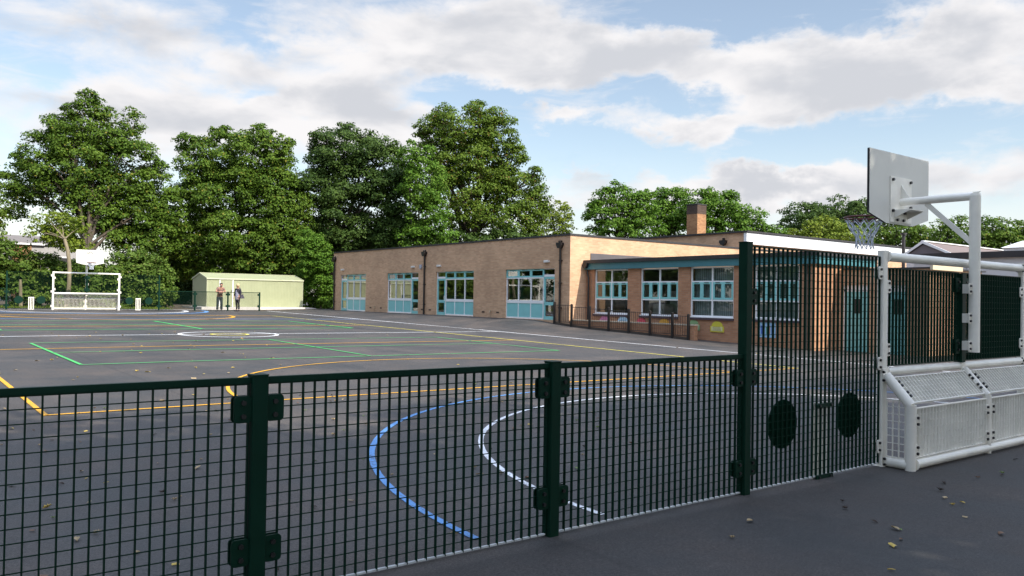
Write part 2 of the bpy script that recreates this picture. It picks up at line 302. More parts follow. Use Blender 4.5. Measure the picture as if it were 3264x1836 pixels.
# ------------------------------------------------------------------ helpers
ORIGIN = {}
class MB:
    """collects shapes in world metres; build() links them as one mesh object"""
    def __init__(s): s.v = []; s.f = []; s.mi = 0; s.fm = []; s.sm = []
    def add(s, vs, fs, smooth=False):
        o = len(s.v); s.v += [tuple(p) for p in vs]
        for f in fs: s.f.append([i+o for i in f]); s.fm.append(s.mi); s.sm.append(smooth)
    def box(s, x0, x1, y0, y1, z0, z1):
        vs = [(x0,y0,z0),(x1,y0,z0),(x1,y1,z0),(x0,y1,z0),(x0,y0,z1),(x1,y0,z1),(x1,y1,z1),(x0,y1,z1)]
        s.add(vs, [(0,3,2,1),(4,5,6,7),(0,1,5,4),(1,2,6,5),(2,3,7,6),(3,0,4,7)])
    def obox(s, c, sx, sy, sz, m):
        vs = [Vector(c) + m @ Vector((x*sx/2, y*sy/2, z*sz/2)) for z in (-1, 1) for x, y in ((-1,-1),(1,-1),(1,1),(-1,1))]
        s.add(vs, [(0,3,2,1),(4,5,6,7),(0,1,5,4),(1,2,6,5),(2,3,7,6),(3,0,4,7)])
    def rbox(s, x0, x1, y0, y1, z0, z1, b=0.01, axis='y'):
        """box with its four edges along `axis` rounded"""
        def prof(a0, a1, c0, c1):
            out = []
            for cx, cy, st in ((a1-b, c1-b, 0), (a0+b, c1-b, 90), (a0+b, c0+b, 180), (a1-b, c0+b, 270)):
                for k in range(4): t = R(st+30*k); out.append((cx+b*math.cos(t), cy+b*math.sin(t)))
            return out
        if axis == 'y': P = prof(x0, x1, z0, z1); A = [(p, y0, q) for p, q in P]; B = [(p, y1, q) for p, q in P]
        elif axis == 'z': P = prof(x0, x1, y0, y1); A = [(p, q, z0) for p, q in P]; B = [(p, q, z1) for p, q in P]
        else: P = prof(y0, y1, z0, z1); A = [(x0, p, q) for p, q in P]; B = [(x1, p, q) for p, q in P]
        n = len(P); fl = axis == 'y'
        side = [((i, (i+1) % n, n+(i+1) % n, n+i) if not fl else (i, n+i, n+(i+1) % n, (i+1) % n)) for i in range(n)]
        s.add(A+B, side + [tuple(reversed(range(n))) if not fl else tuple(range(n)), tuple(range(n, 2*n)) if not fl else tuple(reversed(range(n, 2*n)))])
    def tube(s, pts, r, n=10, caps=True):
        pts = [Vector(p) for p in pts]; rs = r if isinstance(r, (list, tuple)) else [r]*len(pts)
        rings = []; prev = None
        for i, p in enumerate(pts):
            t = (pts[min(i+1, len(pts)-1)] - pts[max(i-1, 0)]).normalized()
            if prev is None: a = t.orthogonal().normalized()
            else:
                a = prev - t*prev.dot(t); a = a.normalized() if a.length > 1e-6 else t.orthogonal().normalized()
            prev = a; bb = t.cross(a)
            rings.append([p + (a*math.cos(2*math.pi*k/n) + bb*math.sin(2*math.pi*k/n))*rs[i] for k in range(n)])
        vs = [q for rg in rings for q in rg]
        fs = [(i*n+k, i*n+(k+1) % n, (i+1)*n+(k+1) % n, (i+1)*n+k) for i in range(len(pts)-1) for k in range(n)]
        s.add(vs, fs, True)
        if caps: s.add(rings[0], [tuple(reversed(range(n)))]); s.add(rings[-1], [tuple(range(n))])
    def prism(s, poly, a, b, axis='y'):
        """extrude a 2-D polygon (x,z / y,z / x,y) between a and b"""
        if axis == 'y': A = [(p, a, q) for p, q in poly]; B = [(p, b, q) for p, q in poly]
        elif axis == 'x': A = [(a, p, q) for p, q in poly]; B = [(b, p, q) for p, q in poly]
        else: A = [(p, q, a) for p, q in poly]; B = [(p, q, b) for p, q in poly]
        n = len(poly)
        s.add(A+B, [(i, (i+1) % n, n+(i+1) % n, n+i) for i in range(n)] + [tuple(reversed(range(n))), tuple(range(n, 2*n))])
    def sphere(s, c, r, n=10, m=6, sc=(1, 1, 1)):
        vs = []; fs = []
        for j in range(m+1):
            th = math.pi*j/m
            for i in range(n): ph = 2*math.pi*i/n; vs.append((c[0]+r*sc[0]*math.sin(th)*math.cos(ph), c[1]+r*sc[1]*math.sin(th)*math.sin(ph), c[2]+r*sc[2]*math.cos(th)))
        for j in range(m):
            for i in range(n): fs.append((j*n+i, (j+1)*n+i, (j+1)*n+(i+1) % n, j*n+(i+1) % n))
        s.add(vs, fs, True)
    def build(s, name, mats, parent=None, recalc=True):
        mats = mats if isinstance(mats, (list, tuple)) else [mats]
        o = ORIGIN.get(parent.name, Vector((0, 0, 0))) if parent else Vector((0, 0, 0))
        me = bpy.data.meshes.new(name)
        me.from_pydata([(p[0]-o[0], p[1]-o[1], p[2]-o[2]) for p in s.v], [], s.f)
        for m in mats: me.materials.append(m)
        me.polygons.foreach_set('material_index', s.fm); me.polygons.foreach_set('use_smooth', s.sm)
        if recalc:
            bm = bmesh.new(); bm.from_mesh(me); bmesh.ops.recalc_face_normals(bm, faces=bm.faces); bm.to_mesh(me); bm.free()
        me.update()
        ob = bpy.data.objects.new(name, me); COL.objects.link(ob)
        if parent: ob.parent = parent; ORIGIN[ob.name] = o
        return ob
def tag(o, label=None, cat=None, group=None, kind=None):
    if label: o['label'] = label
    if cat: o['category'] = cat
    if group: o['group'] = group
    if kind: o['kind'] = kind
    return o
def thing(name, loc, label, cat, group=None):
    o = bpy.data.objects.new(name, None); COL.objects.link(o); o.location = loc; o.empty_display_size = 0.2
    ORIGIN[o.name] = Vector(loc); return tag(o, label, cat, group)
def copy_tree(o, parent=None):
    c = o.copy(); COL.objects.link(c)
    if parent: c.parent = parent
    for ch in list(o.children): copy_tree(ch, c)
    return c

# ------------------------------------------------------------------ ground
PY = [-60, 4, 14, 15.7, 18.7, 20.5, 21.2, 22.3, 23.4, 24.5, 25.6, 26.7, 27.8, 29, 30, 51, 60]
PZ = [-.15, -.15, -.07, -.04, .056, .108, .145, .196, .245, .285, .328, .392, .48, .60, .63, .65, .66]
def G(x, y):
    base = 0.0126*min(max(y-4.1, -3), 60) - .004*min(max(0, x-5), 25)
    t = min(1, max(0, (x-19.8)/4.2)); w = t*t*(3-2*t)
    return base*(1-w) + w*float(np.interp(y, PY, PZ))
def build_ground():
    xs = sorted(set([-700, -400, -200, -120, -80, -50, -35, -25] + list(np.arange(-16, 44, 0.75)) + [46, 50, 56, 64, 75, 90, 120, 200, 400, 700]))
    ys = sorted(set([-700, -400, -200, -100, -60, -40, -25, -15] + list(np.arange(-8, 62, 0.75)) + [64, 68, 75, 90, 120, 200, 400, 700]))
    vs = [(x, y, G(x, y)) for y in ys for x in xs]; n = len(xs)
    fs = [(j*n+i, j*n+i+1, (j+1)*n+i+1, (j+1)*n+i) for j in range(len(ys)-1) for i in range(n-1)]
    m = MB(); m.add(vs, fs, True)
    return tag(m.build('playground', ASPH), 'dark asphalt playground', None, None, 'structure')
GROUND = build_ground()

def strip(mb, pts, w, dz):
    """a painted line of width w lying on the ground"""
    P = []
    for a, b in zip(pts[:-1], pts[1:]):
        d = math.dist(a, b); k = max(1, int(d/0.6))
        P += [(a[0]+(b[0]-a[0])*i/k, a[1]+(b[1]-a[1])*i/k) for i in range(k)]
    P.append(pts[-1]); vs = []
    closed = math.dist(P[0], P[-1]) < 1e-6
    for i, p in enumerate(P):
        a = P[i-1] if i else (P[-2] if closed else P[0]); b = P[i+1] if i < len(P)-1 else (P[1] if closed else P[-1])
        t = Vector((b[0]-a[0], b[1]-a[1])).normalized(); nx, ny = -t.y*w/2, t.x*w/2
        for s in (1, -1): vs.append((p[0]+s*nx, p[1]+s*ny, G(p[0]+s*nx, p[1]+s*ny)+dz))
    mb.add(vs, [(2*i, 2*i+1, 2*i+3, 2*i+2) for i in range(len(P)-1)], True)
def arc(cx, cy, r, a0, a1, n=56): return [(cx+r*math.cos(R(a0+(a1-a0)*i/n)), cy+r*math.sin(R(a0+(a1-a0)*i/n))) for i in range(n+1)]
def paint(name, col):
    m = mat(name, col, 0.65, .14, 30, rvar=.1); N, L = m.node_tree.nodes, m.node_tree.links; b = N['Principled BSDF']
    src = b.inputs['Base Color'].links[0].from_socket; ge = N.new('ShaderNodeNewGeometry')
    n1 = N.new('ShaderNodeTexNoise'); n1.inputs['Scale'].default_value = 42; n1.inputs['Detail'].default_value = 5; n1.inputs['Roughness'].default_value = .7
    n2 = N.new('ShaderNodeTexNoise'); n2.inputs['Scale'].default_value = 1.1; n2.inputs['Detail'].default_value = 3
    for n in (n1, n2): L.new(ge.outputs['Position'], n.inputs['Vector'])
    s = N.new('ShaderNodeMath'); s.operation = 'MULTIPLY_ADD'; L.new(n2.outputs['Fac'], s.inputs[0]); s.inputs[1].default_value = .5; L.new(n1.outputs['Fac'], s.inputs[2])
    r = N.new('ShaderNodeMapRange'); r.inputs[1].default_value = .80; r.inputs[2].default_value = .90; r.inputs[3].default_value = 0; r.inputs[4].default_value = .8; L.new(s.outputs[0], r.inputs[0])
    mx = N.new('ShaderNodeMix'); mx.data_type = 'RGBA'; L.new(r.outputs[0], mx.inputs[0]); L.new(src, mx.inputs[6]); mx.inputs[7].default_value = (.055, .052, .052, 1)
    L.new(mx.outputs[2], b.inputs['Base Color']); return m
P_WH = paint('paint_white', (0.78, 0.79, 0.81)); P_BL = paint('paint_blue', (0.11, 0.29, 0.60)); P_OR = paint('paint_orange', (0.72, 0.36, 0.015))
P_GR = paint('paint_green', (0.065, 0.44, 0.11)); P_YE = paint('paint_yellow', (0.70, 0.60, 0.10))
def marking(name, m, paths, w=0.05, dz=0.004):
    mb = MB()
    for p in paths: strip(mb, p, w, dz)
    return mb.build(name, m, GROUND, recalc=False)
CX = 9.4
marking('white_sideline', P_WH, [[(20.15, 52.0), (20.15, 3.0)]], .10)
marking('white_sideline', P_WH, [[(-1.3, 52.0), (-1.3, 3.0)]], .06)
marking('halfway_line', P_WH, [[(-1.3, 26.75), (20.10, 26.75)]], .11)
marking('centre_circle', P_WH, [arc(9.15, 26.6, 1.5, 0, 360)], .11, .005)
marking('inner_circle', P_YE, [arc(9.15, 26.55, .56, 0, 360)], .10, .009)
marking('penalty_arc', P_WH, [arc(9.15, 4.2, 4.95, 1, 179)], .055)
marking('penalty_arc', P_BL, [arc(9.15, 4.2, 6.05, 1, 179)], .058, .006)
marking('penalty_arc', P_WH, [arc(9.55, 51.0, 5.2, 180, 360)], .22)
marking('penalty_arc', P_BL, [arc(9.55, 51.0, 6.3, 180, 360)], .22, .006)
marking('blue_cross_line', P_BL, [[(-1.2, 38.7), (20.1, 38.7)]], .16, .006)
marking('orange_court_outline', P_OR, [[(1.65, 11.05), (17.05, 11.05)], [(1.65, 43.03), (1.65, 11.02)]], .065, .008)
marking('orange_end_line', P_OR, [[(17.03, 43.0), (1.69, 43.0)]], .18, .008)
marking('yellow_sideline', P_YE, [[(17.08, 43.03), (17.08, 11.02)]], .09, .008)
marking('orange_third_line', P_OR, [[(1.65, 21.75), (17.03, 21.75)]], .08, .008)
marking('orange_third_line', P_OR, [[(1.65, 32.25), (17.03, 32.25)]], .12, .008)
marking('goal_circle', P_OR, [arc(9.4, 11.05, 5.3, 0, 180)], .06, .010)
marking('goal_circle', P_OR, [arc(9.4, 43.0, 5.3, 180, 360)], .17, .010)
def green_court(y0, ym, y1, w):
    marking('green_court', P_GR, [[(3.17, y0), (15.22, y0)], [(15.22, ym), (3.17, ym)], [(3.17, y1), (15.22, y1)], [(3.17, y1), (3.17, y0)], [(15.22, y0), (15.22, y1)], [(9.33, y0), (9.33, y1)]], w, .012)
green_court(17.35, 20.45, 23.7, .07); green_court(29.9, 33.3, 36.4, .13)

# verge and soil beyond the far fence
SOIL = mat('leaf_litter_soil', (0.085, 0.062, 0.042), 0.95, .4, 2.5, bump=.6, bscale=30)
TURF = mat('turf', (0.095, 0.115, 0.03), 0.9, .35, 3, bump=.5, bscale=60)
def sheet(name, x0, x1, y0, y1, m, dz, label, step=.75):
    xs = np.arange(x0, x1+.01, step); ys = np.arange(y0, y1+.01, step); n = len(xs); mb = MB()
    mb.add([(x, y, G(x, y)+dz+.01*math.sin(x*3.1+y*2)) for y in ys for x in xs], [(j*n+i, j*n+i+1, (j+1)*n+i+1, (j+1)*n+i) for j in range(len(ys)-1) for i in range(n-1)], True)
    return tag(mb.build(name, m), label, None, None, 'structure')
sheet('soil', -60, 24, 51.6, 100, SOIL, .02, 'brown soil under the trees', 1.5)
sheet('grass_verge', -14, 14.5, 51.45, 53.8, TURF, .06, 'strip of rough grass behind the far fence')

# grass blades on the verge
def grass():
    mb = MB()
    for i in range(2600):
        x = random.uniform(-3, 14.3); y = random.uniform(51.5, 53.7); z = G(x, y)+.05; h = random.uniform(.05, .17); a = random.uniform(0, 6.28)
        dx, dy = .02*math.cos(a), .02*math.sin(a)
        mb.add([(x-dx, y-dy, z), (x+dx, y+dy, z), (x+random.uniform(-.05, .05), y+random.uniform(-.05, .05), z+h)], [(0, 1, 2)])
    tag(mb.build('grass', LEAF_Y, recalc=False), 'rough grass growing behind the far fence', 'grass', None, 'stuff')
grass()

# ------------------------------------------------------------------ mesh panels, fences
def panel(mb, o, u, v, lu, lv, pitch=.066, rod=.066, bw=.006, bd=.0205, rr=.0052, edge=True, sheen=False):
    o, u, v = Vector(o), Vector(u).normalized(), Vector(v).normalized(); n = u.cross(v)
    m = Matrix((u, v, n)).transposed()
    k = max(1, round(lu/pitch))
    for i in range(k+1): mb.obox(o + u*(lu*i/k) + v*(lv/2), bw, lv, bd, m)
    r = max(1, round(lv/rod))
    for j in range(r+1):
        if 0 < j < r: mb.obox(o + u*(lu/2) + v*(lv*j/r), lu, rr, rr, m)
        elif edge:
            mb.mi = 1 if sheen and j == 0 else 0  # bottom bar takes the painted sky-reflection grey
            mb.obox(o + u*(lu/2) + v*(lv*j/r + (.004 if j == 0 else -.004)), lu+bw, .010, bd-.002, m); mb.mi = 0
GX, GY = 9.47, 4.12
ZN = G(GX, GY); ZF = G(9.5, 50.95)
def clamp(mb, x, z, y=GY, w=.13, h=.135, side=1):
    """a bracket on each face of the panel, next to a post, with two bolts"""
    a, b = (x+.036, x+.036+w-.036) if side > 0 else (x-w, x-.036)
    mb.mi = 0
    mb.rbox(a, b, y-.026, y-.014, z-h/2, z+h/2, .02); mb.rbox(a, b, y+.014, y+.026, z-h/2, z+h/2, .02)
    mb.mi = 1
    cx = (a+b)/2
    for dz in (-.034, .034):
        for s in (-1, 1): mb.tube([(cx, y+s*.026, z+dz), (cx, y+s*.04, z+dz)], .013, 8)
def build_fence(label, sgn, lows, group='green mesh fences'):
    root = thing('mesh_fence', (GX, GY, ZN), label, 'fence', group)
    T = lambda x: GX + sgn*x                       # x counted from the goal's centre
    def post(x, h):
        m = MB(); m.rbox(x-.04, x+.04, GY-.042, GY+.042, ZN-.02, ZN+h, .006, 'z'); m.rbox(x-.043, x+.043, GY-.045, GY+.045, ZN+h, ZN+h+.006, .006, 'z')
        return m.build('post', GREEN, root)
    def low(xa, xb):
        a, b = sorted((xa, xb)); m = MB()
        panel(m, (a+.05, GY, ZN+.03), (1, 0, 0), (0, 0, 1), b-a-.10, 1.09, sheen=True)
        m.box(a+.041, b-.041, GY-.016, GY+.016, ZN+1.121, ZN+1.150)
        m.build('mesh_panel', [GREEN, SHEEN_PAINT], root)
    xs = [T(-3.85)] + [T(-x) for x in lows]
    p = post(xs[0], 2.06)
    for z in (.23, .96, 1.62):
        for s in ((-1, 1) if z < 1.2 else (sgn,)): m = MB(); clamp(m, xs[0], ZN+z, side=s); m.build('clamp', [GREEN, BOLT], p)
    for i, x in enumerate(xs[1:]):
        p = post(x, 1.158)
        for z in (.27, .99):
            for s in ((-1, 1) if i < len(xs)-2 else (sgn,)): m = MB(); clamp(m, x, ZN+z, side=s); m.build('clamp', [GREEN, BOLT], p)
    for a, b in zip(xs[:-1], xs[1:]): low(a, b)
    a, b = sorted((T(-3.85), T(-1.67))); m = MB()
    panel(m, (a+.05, GY, ZN+.03), (1, 0, 0), (0, 0, 1), b-a-.11, 2.01, sheen=True); m.build('mesh_panel', [GREEN, SHEEN_PAINT], root)
    for cx in (T(-3.29), T(-2.23)):                # round targets on the court side
        m = MB(); n = 40; P = [(cx+.21*math.cos(2*math.pi*k/n), ZN+.535+.21*math.sin(2*math.pi*k/n)) for k in range(n)]
        m.prism(P, GY+.013, GY+.021); m.build('target_disc', GREEN, root)
    sx = T(-2.70); m = MB()                        # wicket
    for dx in (-.115, -.038, .038, .115): m.box(sx+dx-.017, sx+dx+.017, GY+.013, GY+.025, ZN+.03, ZN+.64)
    m.box(sx-.14, sx+.14, GY+.012, GY+.026, ZN+.64, ZN+.685); m.box(sx-.14, sx+.14, GY+.012, GY+.026, ZN-.005, ZN+.035)
    w = m.build('wicket', GOALW, root)
    m = MB(); m.rbox(sx-.13, sx+.13, GY-.03, GY-.014, ZN+.645, ZN+.68, .01); m.mi = 1
    for dx in (-.09, .09): m.tube([(sx+dx, GY-.03, ZN+.662), (sx+dx, GY-.04, ZN+.662)], .012, 8)
    m.build('wicket_bracket', [GREEN, BOLT], w); m = MB(); m.rbox(sx-.13, sx+.13, GY-.03, GY-.014, ZN+.005, ZN+.045, .01); m.mi = 1
    for dx in (-.09, .09): m.tube([(sx+dx, GY-.03, ZN+.025), (sx+dx, GY-.04, ZN+.025)], .012, 8)
    m.build('wicket_bracket', [GREEN, BOLT], w)
    return root
F1 = build_fence('dark green mesh fence in the shade beside the near goal', 1, (5.91, 7.90, 9.90))
F2 = copy_tree(F1); F2.location = (9.5, 50.95, ZF); F2.rotation_euler = (0, 0, math.pi)
tag(F2, 'sunlit green mesh fence running from the far goal past the shed')
F3 = build_fence('sunlit green mesh fence to the left of the far goal', -1, (5.91, 7.90, 9.90, 11.9))
F3.location = (9.5, 50.95, ZF); F3.rotation_euler = (0, 0, math.pi)

# ------------------------------------------------------------------ goal
def build_goal():
    root = thing('football_goal', (GX, GY, ZN), 'white steel goal with recessed mesh base in the near fence', 'goal', 'steel goals in the end fences')
    z0 = ZN; XL, XR, YF = 7.80, 11.14, 3.83
    for x, s in ((XL, 1), (XR, -1)):
        m = MB(); m.rbox(x-.048, x+.048, GY-.034, GY+.034, z0-.01, z0+2.10, .018, 'z'); m.box(x-.07, x+.07, GY-.06, GY+.06, z0-.01, z0+.008)
        p = m.build('goal_post', GOALW, root)
        for z, ss in ((.20, -s), (1.0, -s), (1.88, -s), (1.75, s), (1.13, s)):
            c = MB(); clamp(c, x+ss*.012, z0+z, w=.10, h=.125, side=ss); c.build('clamp', [GOALW, BOLT], p)
    for nm, z, r in (('crossbar', 2.045, .046), ('lower_crossbar', .915, .042)):
        m = MB(); m.tube([(XL+.058, GY, z0+z), (XR-.058, GY, z0+z)], r, 20)
        for x, s in ((XL+.048, 1), (XR-.048, -1)):
            m.tube([(x, GY, z0+z), (x+s*.010, GY, z0+z)], r+.016, 16)
            m.mi = 1
            for k in range(4): t = R(45+90*k); m.tube([(x+s*.010, GY+(r+.006)*math.cos(t), z0+z+(r+.006)*math.sin(t)), (x+s*.022, GY+(r+.006)*math.cos(t), z0+z+(r+.006)*math.sin(t))], .009, 6)
            m.mi = 0
        m.build(nm, [GOALW, BOLT], root)
    for x in (XL, GX, XR):                          # three bent tubes carry the recess
        m = MB(); r = .048 if x != GX else .040
        m.tube([(x, 4.075, z0+.885), (x, YF, z0+.615)], r, 18); m.tube([(x, YF, z0+.625), (x, YF, z0+.002)], r, 18)
        if x != GX: m.tube([(x, YF, z0+.052), (x, 4.07, z0+.052)], .046, 18)
        m.box(x-.05, x+.05, 4.078, 4.086, z0+.80, z0+.95)
        m.mi = 1
        if x != GX:
            for dz in (.84, .92): m.tube([(x-.045, 4.07, z0+dz), (x-.062, 4.07, z0+dz)], .013, 8)
            for dz in (.03, .085): m.tube([(x-.045, 4.055, z0+dz), (x-.062, 4.055, z0+dz)], .013, 8)
        for s in ((1,) if x == XL else (-1,) if x == XR else (1, -1)):
            for dz in (.16, .22, .44, .50): m.mi = 0; m.rbox(x+s*.045-.012, x+s*.045+.035*s+.012, YF-.030, YF-.018, z0+dz-.026, z0+dz+.026, .008) if s > 0 else m.rbox(x-.092, x-.04, YF-.030, YF-.018, z0+dz-.026, z0+dz+.026, .008); m.mi = 1; m.tube([(x+s*.068, YF-.03, z0+dz), (x+s*.068, YF-.046, z0+dz)], .014, 8)
            for t in (.25, .38, .62, .75):
                cy, cz = 4.06+(YF-4.06)*t, z0+.87+(.62-.87)*t
                m.tube([(x+s*.068, cy-.012, cz+.012), (x+s*.068, cy-.030, cz+.028)], .014, 8)
        m.build('recess_frame', [GOALW, BOLT], root)
    m = MB(); m.tube([(XL+.06, YF, z0+.056), (XR-.06, YF, z0+.056)], .046, 18)
    for x, s in ((XL+.05, 1), (XR-.05, -1)): m.tube([(x, YF, z0+.056), (x+s*.01, YF, z0+.056)], .062, 14)
    m.build('base_bar', GOALW, root)
    for a, b in ((XL+.075, GX-.06), (GX+.06, XR-.075)):
        m = MB(); panel(m, (a, YF, z0+.115), (1, 0, 0), (0, 0, 1), b-a, .475, bd=.038, bw=.008); m.build('recess_front_panel', GOALW, root)
        v = Vector((0, 4.06-YF, .25)); m = MB(); panel(m, (a, YF+.012, z0+.632), (1, 0, 0), v, b-a, v.length-.03, bd=.034, bw=.008); m.build('recess_top_panel', GOALW, root)
        m = MB(); panel(m, (a-.005, GY, z0+.968), (1, 0, 0), (0, 0, 1), b-a+.01, .97, bd=.026); m.build('upper_mesh_panel', GREEN, root)
    for x in (XL, XR):
        m = MB(); panel(m, (x, 3.885, z0+.10), (0, 1, 0), (0, 0, 1), .18, .56, bd=.016, bw=.006); m.build('recess_side_panel', GOALW, root)
    m = MB(); m.rbox(GX-.045, GX+.045, GY-.045, GY+.045, z0+.955, z0+1.93, .006, 'z'); mp = m.build('middle_post', GREEN, root)
    for z in (1.13, 1.80):
        for s in (-1, 1): c = MB(); clamp(c, GX, z0+z, w=.15, h=.16, side=s); c.build('clamp', [GREEN, BOLT], mp)
    return root
GOAL = build_goal()
GOAL2 = copy_tree(GOAL); GOAL2.location = (9.5, 50.95, ZF); GOAL2.rotation_euler = (0, 0, math.pi)
tag(GOAL2, 'sunlit white steel goal at the far end of the court')

# ------------------------------------------------------------------ basketball hoop clamped behind the goal
def build_hoop():
    px, py, z0 = 9.47, 3.97, ZN
    root = thing('basketball_hoop', (px, py, z0), 'grey backed basketball hoop on a bent post above the near goal', 'basketball hoop', 'basketball hoops over the goals')
    m = MB(); m.tube([(px, py, z0+1.07), (px, py, z0+2.775)], .056, 22); m.tube([(px, py, z0+2.775), (px, py, z0+2.80)], [.056, .05], 22); m.build('pole', GOALW, root)
    m = MB(); m.tube([(px, py+.02, z0+2.772), (px, 4.79, z0+2.772)], .044, 20)
    m.add([(px-.004, py-.02, z0+2.78), (px-.004, py-.055, z0+2.82), (px-.004, py+.03, z0+2.82), (px+.004, py-.02, z0+2.78), (px+.004, py-.055, z0+2.82), (px+.004, py+.03, z0+2.82)], [(0, 1, 2), (5, 4, 3), (0, 3, 4, 1), (1, 4, 5, 2), (2, 5, 3, 0)])
    m.build('arm', GOALW, root)
    a, b = Vector((px, py+.04, z0+2.27)), Vector((px, 4.50, z0+2.735)); d = (b-a).normalized(); mm = Matrix((Vector((1, 0, 0)), d, Vector((1, 0, 0)).cross(d))).transposed()
    m = MB(); m.obox((a+b)/2, .012, (b-a).length, .055, mm); m.obox((a+b)/2+Vector((.03, 0, 0)), .05, (b-a).length, .006, mm); m.build('brace', GOALW, root)
    # backboard
    P = [(8.78, 2.605), (9.16, 2.51), (9.78, 2.51), (10.16, 2.605), (10.16, 3.33), (8.78, 3.33)]
    P = [(x, z+z0) for x, z in P]; m = MB(); n = len(P); A = [(x, 4.80, z) for x, z in P]; B = [(x, 4.828, z) for x, z in P]
    m.add(A+B, [tuple(range(n)), tuple(reversed(range(n, 2*n)))]); m.mi = 1; m.add(A+B, [(i, (i+1) % n, n+(i+1) % n, n+i) for i in range(n)])
    bd = m.build('backboard', [BOARDM, BOARDE], root)
    m = MB()                                        # mounting plate and gusset on the back
    m.box(9.23, 9.72, 4.788, 4.799, z0+2.53, z0+3.06); m.prism([(4.788, z0+2.98), (4.788, z0+2.73), (4.68, z0+2.80)], px-.006, px+.006, 'x')
    m.box(px-.16, px+.16, 4.60, 4.788, z0+2.66, z0+2.672); m.prism([(4.60, z0+2.66), (4.788, z0+2.66), (4.788, z0+2.58)], px-.16, px-.15, 'x'); m.prism([(4.60, z0+2.66), (4.788, z0+2.66), (4.788, z0+2.58)], px+.15, px+.16, 'x')
    m.mi = 1
    for x, z in ((9.27, 3.02), (9.68, 3.02), (9.27, 2.66), (9.68, 2.72), (9.38, 2.56), (9.52, 2.56), (9.40, 2.645), (9.54, 2.645)): m.tube([(x, 4.788, z0+z), (x, 4.765, z0+z)], .017, 8)
    m.build('mounting_plate', [GOALW, BOLT], root)
    m = MB(); rc = Vector((px, 5.235, z0+2.625)); RR = .225
    m.tube([rc + Vector((RR*math.cos(2*math.pi*k/36), RR*math.sin(2*math.pi*k/36), 0)) for k in range(37)], .011, 8, False)
    m.tube([rc + Vector((RR*math.cos(2*math.pi*k/36), RR*math.sin(2*math.pi*k/36), -.03)) for k in range(37)], .006, 6, False)
    m.box(px-.07, px+.07, 4.829, 5.02, z0+2.612, z0+2.632); m.box(px-.07, px+.07, 4.829, 4.836, z0+2.53, z0+2.63); m.build('rim', RIMM, root)
    m = MB(); nn = 12
    def np_(k, t): a = 2*math.pi*k/nn; r = .222-.135*min(1, t*1.5)+.02*max(0, t-.66)*3; return rc + Vector((r*math.cos(a), r*math.sin(a), -.02-.36*t))
    for k in range(nn):
        for s in (-.5, .5):
            m.tube([np_(k+s*j, j/5.0) + Vector((random.uniform(-.008, .008), random.uniform(-.008, .008), random.uniform(-.008, .008)))*(1 if j else 0) for j in range(6)], .0052, 5, False)
    for t, k0 in ((.2, .5), (.4, 0), (.6, .5), (.8, 0)):
        for k in range(nn): m.tube([np_(k+k0-.12, t), np_(k+k0+.12, t-.02)], .007, 5, False)
    m.build('net', NETM, root)
    for z in (1.14, 1.44, 1.76):
        m = MB(); m.rbox(px-.115, px-.052, py+.004, py+.014, z0+z-.06, z0+z+.06, .018); m.box(px-.05, px+.05, py+.05, GY-.046, z0+z-.05, z0+z+.05); m.mi = 1
        for dz in (-.03, .03): m.tube([(px-.088, py+.004, z0+z+dz), (px-.088, py-.012, z0+z+dz)], .012, 8)
        m.build('bracket', [GOALW, BOLT], root)
    # maker's letters on the court side of the board
    cu = bpy.data.curves.new('lettering', 'FONT'); cu.body = 'AMV'; cu.size = .17; cu.extrude = .001; cu.align_x = 'CENTER'
    tmp = bpy.data.objects.new('lettering_curve', cu); COL.objects.link(tmp)
    dg = bpy.context.evaluated_depsgraph_get(); me = bpy.data.meshes.new_from_object(tmp.evaluated_get(dg)); me.name = 'lettering'
    bpy.data.objects.remove(tmp); me.materials.clear(); me.materials.append(BOARDE)
    lt = bpy.data.objects.new('lettering', me); COL.objects.link(lt); lt.parent = bd
    lt.location = (0, 4.831-py, 3.10); lt.rotation_euler = (R(90), 0, math.pi)
    m = MB(); m.box(px-.25, px+.25, 4.829, 4.831, z0+2.985, z0+2.995); m.box(px-.22, px+.22, 4.829, 4.831, z0+2.90, z0+2.912); m.build('printed_line', BOARDE, bd)
    return root
HOOP = build_hoop()
HOOP2 = copy_tree(HOOP); HOOP2.location = (9.5+(GX-9.47), 50.95+(GY-3.97), ZF); HOOP2.rotation_euler = (0, 0, math.pi)
tag(HOOP2, 'white fronted basketball hoop with printed letters above the far goal')
